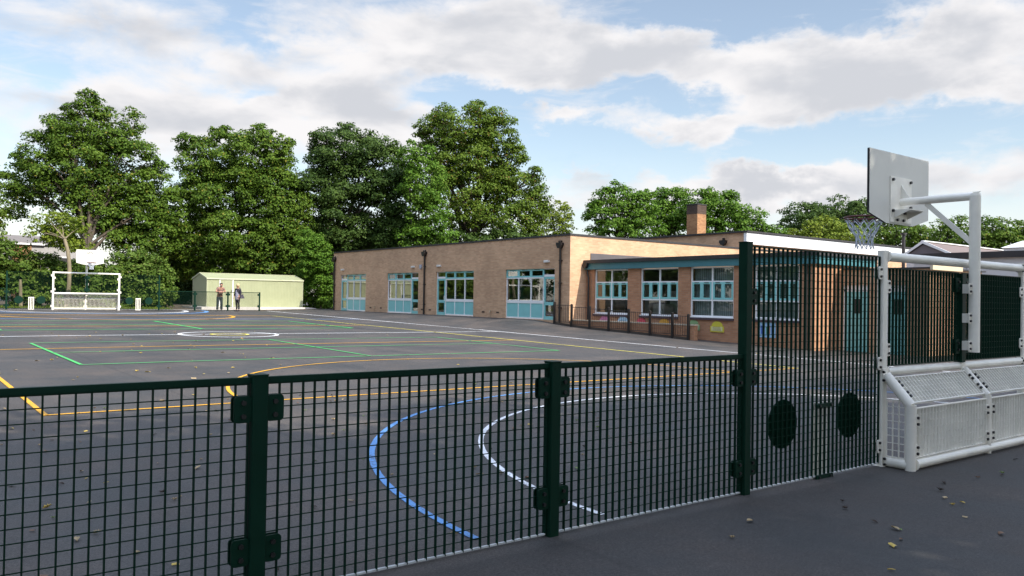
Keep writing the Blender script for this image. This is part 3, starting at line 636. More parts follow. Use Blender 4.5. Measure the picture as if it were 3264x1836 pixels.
# ------------------------------------------------------------------ classroom block
def build_main_block():
    root = thing('school_building', (24.2, 38.7, .6), 'long buff brick flat roofed classroom block with four door and window bays', 'building')
    X, ZT, ZW = 24.2, 4.40, 2.972
    bays = [(49.36, 45.88, 'far'), (43.20, 39.66, 'near'), (37.83, 34.28, 'far'), (31.62, 27.98, 'near')]
    m = MB(); y = 50.40
    for a, b, _ in bays:
        m.box(X, X+.3, a, y, .2, ZT); m.box(X, X+.3, b, a, ZW, ZT); m.box(X+.004, X+.3, b, a, .2, .645); y = b
    m.box(X, X+.3, 26.96, y, -.1, ZT)
    m.box(X+.3, 42.5, 26.96, 27.26, -.3, ZT); m.box(X+.3, 42.5, 50.1, 50.4, .2, ZT); m.box(42.2, 42.5, 27.26, 50.1, .2, ZT)
    m.build('brick_wall', BUFF, root)
    m = MB(); m.box(X-.035, X+.33, 26.925, 50.44, ZT, ZT+.085); m.box(X+.33, 42.53, 26.925, 27.29, ZT, ZT+.085); m.box(X+.33, 42.53, 50.07, 50.44, ZT, ZT+.085); m.build('roof_edge', COPE, root)
    m = MB(); m.box(X+.3, 42.2, 27.26, 50.1, 4.12, 4.2); m.build('roof', COPE, root)
    m = MB(); m.box(28.8, 28.95, 27.3, 50.0, .6, 3.2); m.box(24.5, 28.8, 38.7, 38.85, .6, 3.2); m.box(24.5, 28.8, 33.0, 33.1, .6, 3.2); m.box(24.5, 28.8, 44.6, 44.7, .6, 3.2); m.box(24.5, 28.95, 27.3, 50.0, 3.2, 3.3); m.box(24.51, 28.8, 27.3, 50., .5, .6); m.build('interior_wall', ROOML, root)
    XF = X+.07
    def quad(y0, y1, z0, z1, q=.03): e = (y1-y0)*.024/2; return [(XF+q-e, y0, z0), (XF+q-e, y0, z1), (XF+q+e, y1, z1), (XF+q+e, y1, z0)]
    for a, b, end in bays:
        dw = .84
        d0, d1 = (a-dw, a) if end == 'far' else (b, b+dw)           # door leaf
        w0, w1 = (b, a-dw) if end == 'far' else (b+dw, a)           # glazed part
        f = MB()
        f.box(XF, XF+.06, w0, w1, .645, .715); f.box(XF-.05, XF+.02, w0, w1, .60, .643)
        f.box(XF, XF+.06, w0, w1, 1.37, 1.51); f.box(XF, XF+.06, w0, w1, 2.53, 2.585)
        k = (w1-w0)/3
        for i in range(4):
            yy = w0+k*i; yy = min(max(yy, w0+.025), w1-.025); h = 2.53
            for z0, z1 in ((.715, 1.37), (1.51, 2.53)): f.box(XF+.001, XF+.059, yy-.025, yy+.025, z0, z1)
        # white lining of the door: outer jamb and the bar over the leaf
        jo = a if end == 'far' else b
        f.box(XF, XF+.06, *( (jo-.035, jo) if end == 'far' else (jo, jo+.035)), .60, 2.972)
        f.box(XF-.004, XF+.056, d0+.036, d1-.036, 2.60, 2.70); f.box(XF, XF+.06, d0+.036, d1-.036, 2.935, 2.972)
        fr = f.build('window', WHITE, root)
        for i in range(3):
            ya, yb = w0+k*i+.026, w0+k*(i+1)-.026
            p = MB(); p.box(XF+.02, XF+.03, ya, yb, .716, 1.369); p.build('spandrel_panel', TEAL, fr)
            p = MB(); p.add(quad(ya, yb, 1.511, 2.529), [(0, 1, 2, 3)]); p.build('pane', GLASS, fr, False)
            t = MB(); ya -= .026; yb += .026
            t.box(XF-.006, XF+.05, ya, yb, 2.586, 2.655); t.box(XF-.006, XF+.05, ya, yb, 2.885, 2.972); t.box(XF-.006, XF+.05, ya, ya+.075, 2.655, 2.885); t.box(XF-.006, XF+.05, yb-.075, yb, 2.655, 2.885)
            tl = t.build('top_light', TEAL, fr)
            t = MB(); t.add([(XF+.02, ya+.075, 2.655), (XF+.02, yb-.075, 2.655), (XF+.02, yb-.075, 2.885), (XF+.02, ya+.075, 2.885)], [(0, 1, 2, 3)]); t.mi = 1; t.box(XF-.02, XF-.007, (ya+yb)/2-.2, (ya+yb)/2+.2, 2.925, 2.945); t.build('pane', [GLASS, BLACKM], fr, False)
        t = MB(); t.add(quad(d0+.036, d1-.036, 2.70, 2.935), [(0, 1, 2, 3)]); t.build('pane', GLASS, fr, False)
        ya, yb = (d0+.026, d1-.036) if end == 'far' else (d0+.036, d1-.026)
        d = MB(); st = .085
        d.box(XF+.004, XF+.05, ya, ya+st, .63, 2.599); d.box(XF+.004, XF+.05, yb-st, yb, .63, 2.599)
        for z0, z1 in ((.63, .80), (1.30, 1.45), (2.50, 2.599)): d.box(XF+.004, XF+.05, ya+st, yb-st, z0, z1)
        dr = d.build('door', TEAL, root)
        for z0, z1 in ((.80, 1.30), (1.45, 2.50)):
            t = MB(); t.add(quad(ya+st, yb-st, z0, z1), [(0, 1, 2, 3)]); t.build('pane', GLASS, dr, False)
        hy = yb-.03 if end == 'near' else ya+.03
        t = MB(); t.box(XF-.035, XF-.02, hy-.02, hy+.02, 1.40, 1.68); t.box(XF-.02, XF+.003, hy-.01, hy+.01, 1.42, 1.44); t.box(XF-.02, XF+.003, hy-.01, hy+.01, 1.64, 1.66); t.build('handle', WHITE, dr)
    for y in (50.17, 38.93, 27.54):
        m = MB(); m.tube([(X-.07, y, .25), (X-.07, y, 3.90)], .05, 12)
        for z in (1.2, 2.3, 3.3): m.tube([(X-.07, y, z-.03), (X-.07, y, z+.03)], .062, 12); m.box(X-.09, X-.002, y-.09, y+.09, z-.02, z+.02)
        dp = m.build('downpipe', BLACKM, root)
        m = MB(); m.prism([(y-.16, 4.10), (y+.16, 4.10), (y+.16, 4.0), (y+.07, 3.85), (y-.07, 3.85), (y-.16, 4.0)], X-.20, X-.005, 'x'); m.tube([(X-.15, y, 4.14), (X-.002, y, 4.16)], .055, 12); m.build('hopper', BLACKM, dp)
    LMP = mat('lamp_cover', (.72, .70, .66), .4, .05)
    for y in (49.03, 40.19, 37.5, 28.5):
        m = MB(); m.rbox(X-.09, X-.002, y-.17, y+.17, 3.24, 3.345, .02, 'y'); m.build('bulkhead_lamp', LMP, root)
    m = MB(); m.prism([(39.26, 3.40), (39.46, 3.40), (39.46, 3.22), (39.36, 3.13), (39.26, 3.22)], X-.09, X-.002, 'x'); m.build('alarm_box', mat('alarm_grey', (.45, .46, .52), .4, .1), root)
    for y in (45.2, 43.9, 39.2, 38.4, 33.4, 32.2): m = MB(); m.box(X-.012, X-.002, y-.11, y+.11, .86, .93); m.build('air_brick', SOOT, root)
    for y in (44.6, 32.75):
        m = MB(); m.tube([(X-.002, y, .93), (X-.08, y, .93), (X-.10, y, .86)], .02, 8); m.tube([(X-.05, y, .93), (X-.05, y, .99)], .03, 8); m.tube([(X-.02, y+.03, .9), (X-.02, y+.03, .60)], .008, 6); m.build('tap', mat('tap_brass', (.4, .33, .22), .4, .2), root)
    m = MB(); m.box(25.42, 29.6, 26.93, 26.956, 3.35, 3.665); m.build('flashing', mat('lead_grey', (.10, .09, .095), .6, .12), root)
build_main_block()

# ------------------------------------------------------------------ low wing with teal fascia
def low_window(root, X, ya, yb, blinds):
    """ya > yb; three rows, two columns, the middle row with four teal opening lights"""
    XF = X+.06; z = (.97, 1.655, 2.325, 2.905); f = MB(); ym = (ya+yb)/2
    f.box(XF, XF+.06, yb, ya, z[0], z[0]+.075); f.box(XF-.08, XF+.01, yb-.02, ya+.02, z[0]-.012, z[0]+.02)
    f.box(XF, XF+.06, yb, ya, z[3]-.05, z[3])
    f.box(XF, XF+.06, yb, ya, z[1]-.055, z[1]); f.box(XF, XF+.06, yb, ya, z[2], z[2]+.05)
    for yy in (yb+.03, ym, ya-.03):
        for a, b in ((z[0]+.075, z[1]-.055), (z[1], z[2]), (z[2]+.05, z[3]-.05)): f.box(XF+.001, XF+.059, yy-.03, yy+.03, a, b)
    fr = f.build('window', WHITE, root)
    for c0, c1 in ((yb+.06, ym-.03), (ym+.03, ya-.06)):
        for a, b in ((z[0]+.075, z[1]-.055), (z[2]+.05, z[3]-.05)):
            t = MB(); t.add([(XF+.03, c0, a), (XF+.03, c1, a), (XF+.03, c1, b), (XF+.03, c0, b)], [(0, 1, 2, 3)]); t.build('pane', GLASSW, fr, False)
        for h0, h1 in ((c0, (c0+c1)/2), ((c0+c1)/2, c1)):
            t = MB(); a, b = z[1], z[2]; e = .075
            t.box(XF-.008, XF+.05, h0, h1, a, a+e); t.box(XF-.008, XF+.05, h0, h1, b-e, b); t.box(XF-.008, XF+.05, h0, h0+e, a+e, b-e); t.box(XF-.008, XF+.05, h1-e, h1, a+e, b-e)
            t.mi = 1; t.add([(XF+.02, h0+e, a+e), (XF+.02, h1-e, a+e), (XF+.02, h1-e, b-e), (XF+.02, h0+e, b-e)], [(0, 1, 2, 3)])
            t.mi = 2; t.box(XF-.03, XF-.009, (h0+h1)/2-.1, (h0+h1)/2+.1, b-.03, b-.01); t.build('opening_light', [TEAL, GLASSW, BLACKM], fr)
    if blinds:
        t = MB(); n = 22
        for i in range(n):
            y0 = yb+.05+(ya-yb-.1)*i/n; w = (ya-yb-.1)/n
            t.add([(X+.24, y0, z[0]), (X+.265, y0+w*1.04, z[0]), (X+.265, y0+w*1.04, z[3]), (X+.24, y0, z[3])], [(0, 1, 2, 3)])
        t.build('blind', BLIND, fr, False)
def build_wing():
    root = thing('classroom_wing', (25.2, 21.3, .1), 'low brown brick wing under a teal fascia and flat dark roof', 'building')
    X, Y0, Y1 = 25.2, 15.67, 26.955; wins = [(26.44, 24.41, 0), (23.69, 21.66, 0), (21.06, 19.0, 1), (18.1, 16.27, 1)]
    m = MB(); y = Y1
    for a, b, _ in wins: m.box(X, X+.28, a, y, -.3, 2.915); m.box(X+.002, X+.28, b, a, -.3, .875); y = b
    m.box(X, X+.28, Y0, y, -.3, 2.915); m.box(X+.28, 28.7, Y0, Y0+.28, -.4, 2.915); m.box(28.42, 28.7, Y0+.28, Y1, -.4, 2.915); m.build('brick_wall', BROWN, root)
    m = MB()
    for a, b, _ in wins: m.box(X-.06, X+.12, b-.03, a+.03, .876, .955)
    m.build('brick_sill', mat('plum_brick', (.07, .045, .055), .7, .2, 20), root)
    m = MB(); m.box(X-.14, X+.2, Y0-.14, Y1, 2.918, 3.19); m.box(X+.2, 28.85, Y0-.14, Y0+.2, 2.918, 3.19); m.build('fascia', TEALD, root)
    m = MB(); m.box(X-.22, 28.95, Y0-.22, Y1-.004, 3.192, 3.335); m.build('roof', COPE, root)
    m = MB(); m.box(27.6, 27.7, 16.0, 26.9, 0.3, 2.9); m.box(25.5, 27.6, 16.0, 26.9, 2.85, 2.9); m.box(25.5, 27.6, 16., 26.9, .2, .3)
    m.build('interior_wall', ROOML, root)
    m = MB(); m.box(25.9, 26.5, 23.0, 23.6, .95, 1.45); m.box(26.6, 26.65, 21.9, 23.3, 1.1, 2.0); m.box(26.8, 27.0, 24.6, 25.4, .95, 2.3); m.build('classroom_furniture', mat('pale_board', (.5, .5, .46), .6, .1), root)
    for a, b, bl in wins: low_window(root, X, a, b, bl)
    m = MB(); m.tube([(X-.10, 26.72, .70), (X-.10, 26.72, 2.55), (X-.10, 26.80, 2.75), (X-.10, 26.80, 3.1)], .045, 12); dp = m.build('downpipe', BLACKM, root)
    m = MB(); m.prism([(26.68, 3.2), (26.92, 3.2), (26.92, 3.1), (26.85, 2.98), (26.75, 2.98), (26.68, 3.1)], X-.30, X-.145, 'x'); m.build('hopper', BLACKM, dp)
    m = MB(); m.tube([(X-.06, 15.95, -.05), (X-.06, 15.95, 2.91)], .04, 12); m.build('downpipe', BLACKM, root)
build_wing()

# raised strip with its low brick wall, railing on the kerb
def build_terrace():
    m = MB(); m.prism([(26.92, -.2), (20.9, -.2), (20.9, .10), (24.2, .655), (26.92, .655)], 24.60, 25.195, 'x'); tag(m.build('raised_path', CONC), 'raised path behind the low wall', None, None, 'structure')
    w = thing('low_brick_wall', (24.5, 23.6, .3), 'low buff brick wall with a pale coping behind the black railing', 'wall')
    m = MB()
    a, b = Vector((24.22, 26.9)), Vector((24.50, 20.25)); d = (b-a).normalized(); n = Vector((-d.y, d.x))
    q = [a, b, b+n*.22, a+n*.22]; m.prism([(p.x, p.y) for p in q], -.1, .655, 'z'); m.build('brickwork', BROWN, w)
    m = MB(); q = [a-n*.02, b-n*.02+d*.02, b+n*.24+d*.02, a+n*.24]; m.prism([(p.x, p.y) for p in q], .657, .705, 'z'); m.build('coping', mat('coping_stone', (.55, .47, .36), .8, .1), w)
    root = thing('railing', (24.3, 24.1, .3), 'black bow topped railing on posts stepping down beside the low brick wall', 'railing')
    posts = [(24.03, 27.76, .482), (24.09, 26.69, .395), (24.15, 25.61, .33), (24.21, 24.52, .288), (24.27, 23.43, .249), (24.33, 22.33, .199), (24.39, 21.23, .148), (24.44, 20.48, .112)]
    for x, y, z in posts:
        m = MB(); m.rbox(x-.045, x+.045, y-.045, y+.045, z-.1, z+.97, .012, 'z'); m.sphere((x, y, z+.97), .045, 10, 5, (1, 1, .5)); m.build('post', BLACKM, root)
    for (xa, ya, za), (xb, yb, zb) in zip(posts[:-1], posts[1:]):
        m = MB(); L_ = ya-yb; k = max(3, round((L_-.1)/.105)); zt = .5*(za+zb)+.90; z0 = .5*(za+zb)+.14
        def P3(t, z): return (xa+(xb-xa)*t, ya+(yb-ya)*t, z)
        for z in (zt-.02, z0): m.tube([P3(.045/L_, z), P3(1-.045/L_, z)], .012, 6)
        for i in range(1, k): m.tube([P3(.045/L_+(1-.09/L_)*i/k, z0), P3(.045/L_+(1-.09/L_)*i/k, zt)], .009, 6)
        m.build('railing_panel', BLACKM, root)
    # small kick board between the posts
    m = MB()
    for (xa, ya, za), (xb, yb, zb) in zip(posts[:-1], posts[1:]):
        m.add([(xa, ya-.045, za-.03), (xb, yb+.045, zb-.03), (xb, yb+.045, zb+.09), (xa, ya-.045, za+.09), (xa+.03, ya-.045, za-.03), (xb+.03, yb+.045, zb-.03), (xb+.03, yb+.045, zb+.09), (xa+.03, ya-.045, za+.09)], [(0, 1, 2, 3), (7, 6, 5, 4), (3, 2, 6, 7), (0, 4, 5, 1)])
    m.build('kick_board', mat('weathered_board', (.06, .045, .035), .8, .3), root)
build_terrace()

# painted plaques under the windows of the wing
def plaque(y, z, w, h, col, label, rect=True):
    root = thing('wall_plaque', (25.2, y, z), label, 'plaque', 'coloured plaques under the wing windows')
    c = mat('plaque_%d%d%d' % tuple(int(99*v) for v in col), col, .5, .06); m = MB()
    r = w*.40; P = [(y-w/2, z), (y+w/2, z), (y+w/2, z+h*.55)]
    P += [(y+r*math.cos(R(t)), z+h*.55+(h*.45)*math.sin(R(t))) for t in range(0, 181, 12)] + [(y-w/2, z+h*.55)]
    m.prism(P, 25.17, 25.197, 'x'); m.build('board', c, root)
    m = MB(); pale = mat('plaque_pale_%d%d%d' % tuple(int(99*v) for v in col), tuple(min(.85, v*.7+.28) for v in col), .5, .06)
    m.box(25.163, 25.168, y-w*.42, y+w*.42, z+.04, z+h*.5); m.build('text_panel', pale, root)
    m = MB()
    for k in range(4): m.box(25.160, 25.1625, y-w*.34+.02*k, y+w*.32-.03*(k % 2), z+.07+k*h*.1, z+.08+k*h*.1)
    m.build('printed_line', mat('plaque_ink', (.12, .12, .10), .6, .1), root)
plaque(19.72, .43, .62, .41, (.62, .55, .06), 'yellow arched plaque on brown brick beside the third window')
plaque(20.85, .46, .60, .40, (.27, .42, .20), 'green arched plaque half hidden by the railing end')
plaque(22.35, .46, .62, .40, (.70, .36, .05), 'orange arched plaque behind the railing')
plaque(23.6, .46, .62, .40, (.62, .07, .10), 'red arched plaque behind the railing')
plaque(24.65, .52, .62, .40, (.40, .58, .70), 'pale blue arched plaque behind the railing')
plaque(25.75, .52, .62, .40, (.62, .22, .38), 'pink arched plaque behind the railing')
def poster():
    root = thing('wall_poster', (25.2, 17.53, .33), 'pale blue poster board low on the wing wall behind the fence mesh', 'poster')
    m = MB(); m.box(25.175, 25.197, 17.18, 17.88, .33, .86); m.build('board', mat('poster_blue', (.33, .55, .78), .5, .1), root)
    cs = [(.08, .16, .5), (.6, .3, .2), (.1, .3, .2), (.7, .7, .75), (.08, .16, .5)]
    for i, c in enumerate(cs):
        m = MB(); y = 17.28+.11*i; m.box(25.168, 25.174, y, y+.06, .45+.02*(i % 2), .78-.03*(i % 3)); m.build('printed_patch', mat('poster_patch_%d' % i, c, .5, .1), root)
poster()

# ------------------------------------------------------------------ lobby beside the wing, with two doors
def build_lobby():
    root = thing('entrance_lobby', (26.6, 14.1, 0), 'small brick lobby with two teal doors and a cream roof edge behind the near fence', 'building')
    X = 26.6; m = MB()
    m.box(X, X+.25, 12.55, 13.2, -.3, 2.74); m.box(X, X+.25, 13.92, 14.52, -.3, 2.74); m.box(X, X+.25, 15.45, 15.665, -.3, 2.74); m.box(X, X+.25, 13.2, 13.92, 2.22, 2.74); m.box(X, X+.25, 14.52, 15.45, 2.22, 2.74)
    m.box(X+.25, 30.5, 12.55, 12.8, -.3, 2.74); m.box(30.25, 30.5, 12.8, 15.665, -.3, 2.74); m.build('brick_wall', BUFF, root)
    for a, b in ((13.2, 13.92), (14.52, 15.45)):
        m = MB(); m.box(X+.05, X+.12, a, a+.06, -.2, 2.08); m.box(X+.05, X+.12, b-.06, b, -.2, 2.08); m.box(X+.05, X+.12, a, b, 2.0, 2.08); m.box(X+.051, X+.119, a, b, 2.081, 2.22)
        m.mi = 1; m.box(X+.07, X+.11, a+.06, b-.06, -.2, 1.999); m.mi = 2; m.box(X+.06, X+.069, (a+b)/2-.13, (a+b)/2+.13, 1.25, 1.75); m.build('door', [WHITE, TEAL, ROOM], root)
    m = MB(); m.box(X-.06, 30.6, 12.45, 15.50, 2.743, 2.79); m.build('roof', COPE, root)
    m = MB(); m.box(X-.09, 28.6, 12.36, 12.449, 2.70, 2.87); m.build('roof_edge', mat('cream_paint', (.62, .52, .36), .5, .05), root)
build_lobby()

# ------------------------------------------------------------------ hall with white fascia and chimney
def build_hall():
    root = thing('school_hall', (50, 38, 0), 'taller brick hall with a long white fascia and a square brick chimney', 'building')
    m = MB(); m.box(42.7, 64, 31.4, 46, 0, 5.22); m.box(42.7, 42.98, 31.42, 46, 5.22, 5.92); m.build('brick_wall', BUFF, root)
    m = MB(); m.box(42.62, 64.1, 31.2, 31.42, 5.21, 5.90); m.box(42.98, 64, 31.42, 46, 5.221, 5.5); m.build('fascia', FASC, root)
    m = MB(); m.box(42.56, 64.2, 31.12, 46.1, 5.925, 6.03); m.build('roof', COPE, root)
    m = MB(); c0, c1, d0, d1 = 43.25, 44.15, 35.6, 36.5; m.box(c0, c1, d0, d1, 6.0, 7.45); ch = m.build('chimney', REDB, root)
    m = MB(); m.box(c0-.012, c1+.012, d0-.012, d1+.012, 7.452, 8.05); m.build('sooty_top', SOOT, ch)
    m = MB(); m.box(c0-.04, c1+.04, d0-.04, d1+.04, 8.052, 8.12); m.build('cap', COPE, ch)
    m = MB(); m.tube([(42.6, 32.95, 4.2), (42.6, 32.95, 5.4)], .06, 10); dp = m.build('downpipe', BLACKM, root)
    m = MB(); m.prism([(32.72, 5.5), (33.18, 5.5), (33.18, 5.35), (33.05, 5.2), (32.85, 5.2), (32.72, 5.35)], 42.45, 42.69, 'x'); m.box(42.55, 42.69, 32.9, 33.0, 5.5, 5.65); m.build('hopper', BLACKM, dp)
build_hall()
def build_far_blocks():
    r = thing('pitched_roof_building', (50, 21, 0), 'building with white barge boards and a brown pitched roof beyond the goal', 'building')
    X0, X1, YR, ZR, YL, YN, ZE = 45.3, 62.0, 21.7, 5.06, 22.75, 20.2, 4.35
    m = MB(); m.box(X0+.15, X1, YN+.1, YL-.1, 0, ZE-.1); m.build('wall', RENDER, r)
    m = MB(); m.prism([(YL-.1, ZE-.05), (YR, ZR-.16), (YN+.1, ZE-.05)], X0+.1, X0+.16, 'x'); m.build('gable', mat('grey_cladding', (.13, .12, .14), .5, .1), r)
    m = MB(); m.add([(X0, YR, ZR), (X1, YR, ZR), (X1, YN, ZE), (X0, YN, ZE), (X0, YR, ZR-.07), (X1, YR, ZR-.07), (X1, YN, ZE-.07), (X0, YN, ZE-.07)], [(0, 1, 2, 3), (7, 6, 5, 4), (0, 3, 7, 4), (1, 5, 6, 2), (3, 2, 6, 7)])
    m.add([(X0, YR, ZR), (X1, YR, ZR), (X1, YL, ZE), (X0, YL, ZE), (X0, YR, ZR-.07), (X1, YR, ZR-.07), (X1, YL, ZE-.07), (X0, YL, ZE-.07)], [(3, 2, 1, 0), (4, 5, 6, 7), (0, 4, 7, 3), (1, 2, 6, 5), (3, 7, 6, 2)]); m.build('roof', mat('brown_roof', (.16, .12, .11), .7, .1), r)
    m = MB()
    for ya in (YL, YN):
        s = 1 if ya > YR else -1
        m.add([(X0-.02, YR, ZR+.06), (X0-.02, ya+s*.06, ZE+.02), (X0-.02, ya+s*.06, ZE-.10), (X0-.02, YR, ZR-.10), (X0+.05, YR, ZR+.06), (X0+.05, ya+s*.06, ZE+.02), (X0+.05, ya+s*.06, ZE-.10), (X0+.05, YR, ZR-.10)], [(0, 1, 2, 3), (7, 6, 5, 4), (0, 4, 5, 1), (1, 5, 6, 2), (3, 2, 6, 7)])
    m.box(X0+.05, X1, YR-.10, YR+.10, ZR+.005, ZR+.06); m.build('barge_board', FASC, r)
    m = MB(); m.tube([(49.4, 24.8, 3.0), (49.4, 24.8, 5.85)], .10, 12); m.tube([(49.4, 24.8, 5.85), (49.4, 24.8, 5.95)], .19, 12); m.box(49.1, 49.7, 22.7, 25.1, 2.6, 3.0); m.build('flue_pipe', COPE, r)
    b = thing('white_walled_building', (36, 13, 0), 'white walled flat roofed building with a black roof edge at the right', 'building')
    m = MB(); m.box(36, 44, 4, 17.6, -.3, 3.55); m.build('wall', RENDER, b)
    m = MB(); m.box(35.85, 44.1, 3.9, 18.6, 3.552, 3.80); m.build('roof_edge', COPE, b)
    for y in (8.2, 10.6, 13.0, 15.4):
        m = MB(); m.box(35.97, 35.998, y-.02, y+.02, -.2, 3.55); m.build('panel_joint', GALV, b)
    s = thing('small_gable', (47, 17.2, 0), 'little white pyramid roof light above the black roof edge', 'roof light')
    m = MB(); m.add([(46.2, 16.6, 4.62), (47.8, 16.6, 4.62), (47.8, 18.1, 4.62), (46.2, 18.1, 4.62), (47, 17.35, 5.0)], [(0, 1, 4), (1, 2, 4), (2, 3, 4), (3, 0, 4), (3, 2, 1, 0)]); m.build('glazing', FASC, s)
    m = MB(); m.box(46.3, 47.7, 16.7, 18.0, 0, 4.619); m.build('base', RENDER, s)
build_far_blocks()

# ------------------------------------------------------------------ metal store shed
def build_shed():
    root = thing('metal_shed', (20.3, 55.5, .76), 'pale green metal store shed on a concrete slab', 'shed')
    x0, x1, y0, y1, z0, ze, zr = 17.07, 23.62, 54.0, 57.0, .76, 2.63, 2.965
    d0, d1 = 17.92, 18.72
    def ribbed(m, xa, xb, y, za, zb, out=-1):
        k = max(1, round((xb-xa)/.105)); w = (xb-xa)/k
        for i in range(k):
            a = xa+i*w; P = [(a, y), (a+w*.62, y), (a+w*.68, y+out*.010), (a+w*.94, y+out*.010), (a+w, y)]
            for (p, q), (p2, q2) in zip(P[:-1], P[1:]): m.add([(p, q, za), (p2, q2, za), (p2, q2, zb), (p, q, zb)], [(0, 1, 2, 3)])
    m = MB(); ribbed(m, x0, d0-.05, y0, z0, ze-.04); ribbed(m, d1+.05, x1, y0, z0, ze-.04); ribbed(m, d0-.05, d1+.05, y0, ze-.10, ze-.04)
    m.box(x0+.002, x1-.002, y0+.004, y0+.02, z0, ze-.04)
    m.prism([(y0+.02, z0), (y1, z0), (y1, ze), ((y0+y1)/2, zr-.03), (y0+.02, ze)], x0, x0+.03, 'x'); m.prism([(y0+.02, z0), (y1, z0), (y1, ze), ((y0+y1)/2, zr-.03), (y0+.02, ze)], x1-.03, x1, 'x'); m.box(x0+.03, x1-.03, y1-.02, y1, z0, ze)
    m.build('wall', SHEDW, root)
    m = MB(); ym = (y0+y1)/2
    for a, b in (((y0-.05, ze-.03), (ym, zr)), ((y1+.05, ze-.03), (ym, zr))):
        m.add([(x0-.03, a[0], a[1]), (x1+.03, a[0], a[1]), (x1+.03, b[0], b[1]), (x0-.03, b[0], b[1]), (x0-.03, a[0], a[1]-.02), (x1+.03, a[0], a[1]-.02), (x1+.03, b[0], b[1]-.02), (x0-.03, b[0], b[1]-.02)], [(0, 1, 2, 3), (7, 6, 5, 4), (0, 4, 5, 1), (0, 3, 7, 4), (1, 5, 6, 2)])
    m.build('roof', SHEDW, root)
    m = MB(); m.box(x0-.04, x1+.04, y0-.065, y0-.045, ze-.085, ze-.01); m.box(x0-.04, x1+.04, ym-.05, ym+.05, zr+.002, zr+.025)
    for x in (x0-.045, x1+.02):
        for a, b in (((y0-.06, ze-.03), (ym, zr)), ((y1+.06, ze-.03), (ym, zr))): m.prism([(a[0], a[1]-.05), (a[0], a[1]+.03), (b[0], b[1]+.03), (b[0], b[1]-.05)], x, x+.025, 'x')
    for x in (x0-.012, x1-.012): m.box(x, x+.024, y0-.022, y0+.02, z0, ze-.09)
    m.build('trim', SHEDT, root)
    m = MB(); ribbed(m, d0, d1, y0-.012, z0+.02, ze-.11); dr = m.build('door', SHEDW, root)
    m = MB(); m.box(d0-.05, d0, y0-.035, y0-.001, z0, ze-.10); m.box(d1, d1+.06, y0-.035, y0-.001, z0, ze-.10); m.box(d0, d1, y0-.035, y0-.001, ze-.11, ze-.06); m.build('door_frame', WHITE, dr)
    m = MB(); m.tube([(d1-.08, y0-.05, z0+.95), (d1-.08, y0-.05, z0+1.1)], .015, 8); m.build('handle', BLACKM, dr)
    s = MB(); s.box(16.45, 23.75, 52.98, 57.3, .3, .758); s.prism([(23.75, .3), (23.75, .758), (24.75, .60), (24.75, .3)], 52.98, 54.2); tag(s.build('concrete_slab', CONC), 'pale concrete slab under the shed', None, None, 'structure')
build_shed()

def build_house():
    root = thing('house', (8, 80, 1), 'grey walled house with a white gutter behind the left trees', 'house')
    m = MB(); m.box(10.6, 14.5, 80, 88, .5, 5.5); m.box(2, 9.2, 80, 88, .5, 5.5); m.build('wall', mat('grey_render', (.36, .35, .35), .85, .1), root)
    m = MB(); m.box(9.2, 10.6, 79.9, 88, .5, 5.45); m.build('brick_pier', REDB, root)
    m = MB(); m.box(1.8, 11.6, 79.75, 79.95, 5.5, 5.64); m.build('gutter', WHITE, root)
    m = MB(); m.add([(1.5, 79.8, 5.55), (15, 79.8, 5.55), (15, 84, 6.5), (1.5, 84, 6.5), (15, 88.3, 5.55), (1.5, 88.3, 5.55)], [(0, 1, 2, 3), (3, 2, 4, 5), (0, 3, 5), (1, 4, 2)]); m.build('roof', mat('pale_tile', (.17, .15, .14), .8, .15, 6), root)
    m = MB(); m.box(12.5, 13.6, 79.95, 79.99, 3.2, 4.6); w = m.build('window', WHITE, root); m = MB(); m.box(12.6, 13.5, 79.92, 79.945, 3.3, 4.5); m.build('pane', ROOM, w)
build_house()
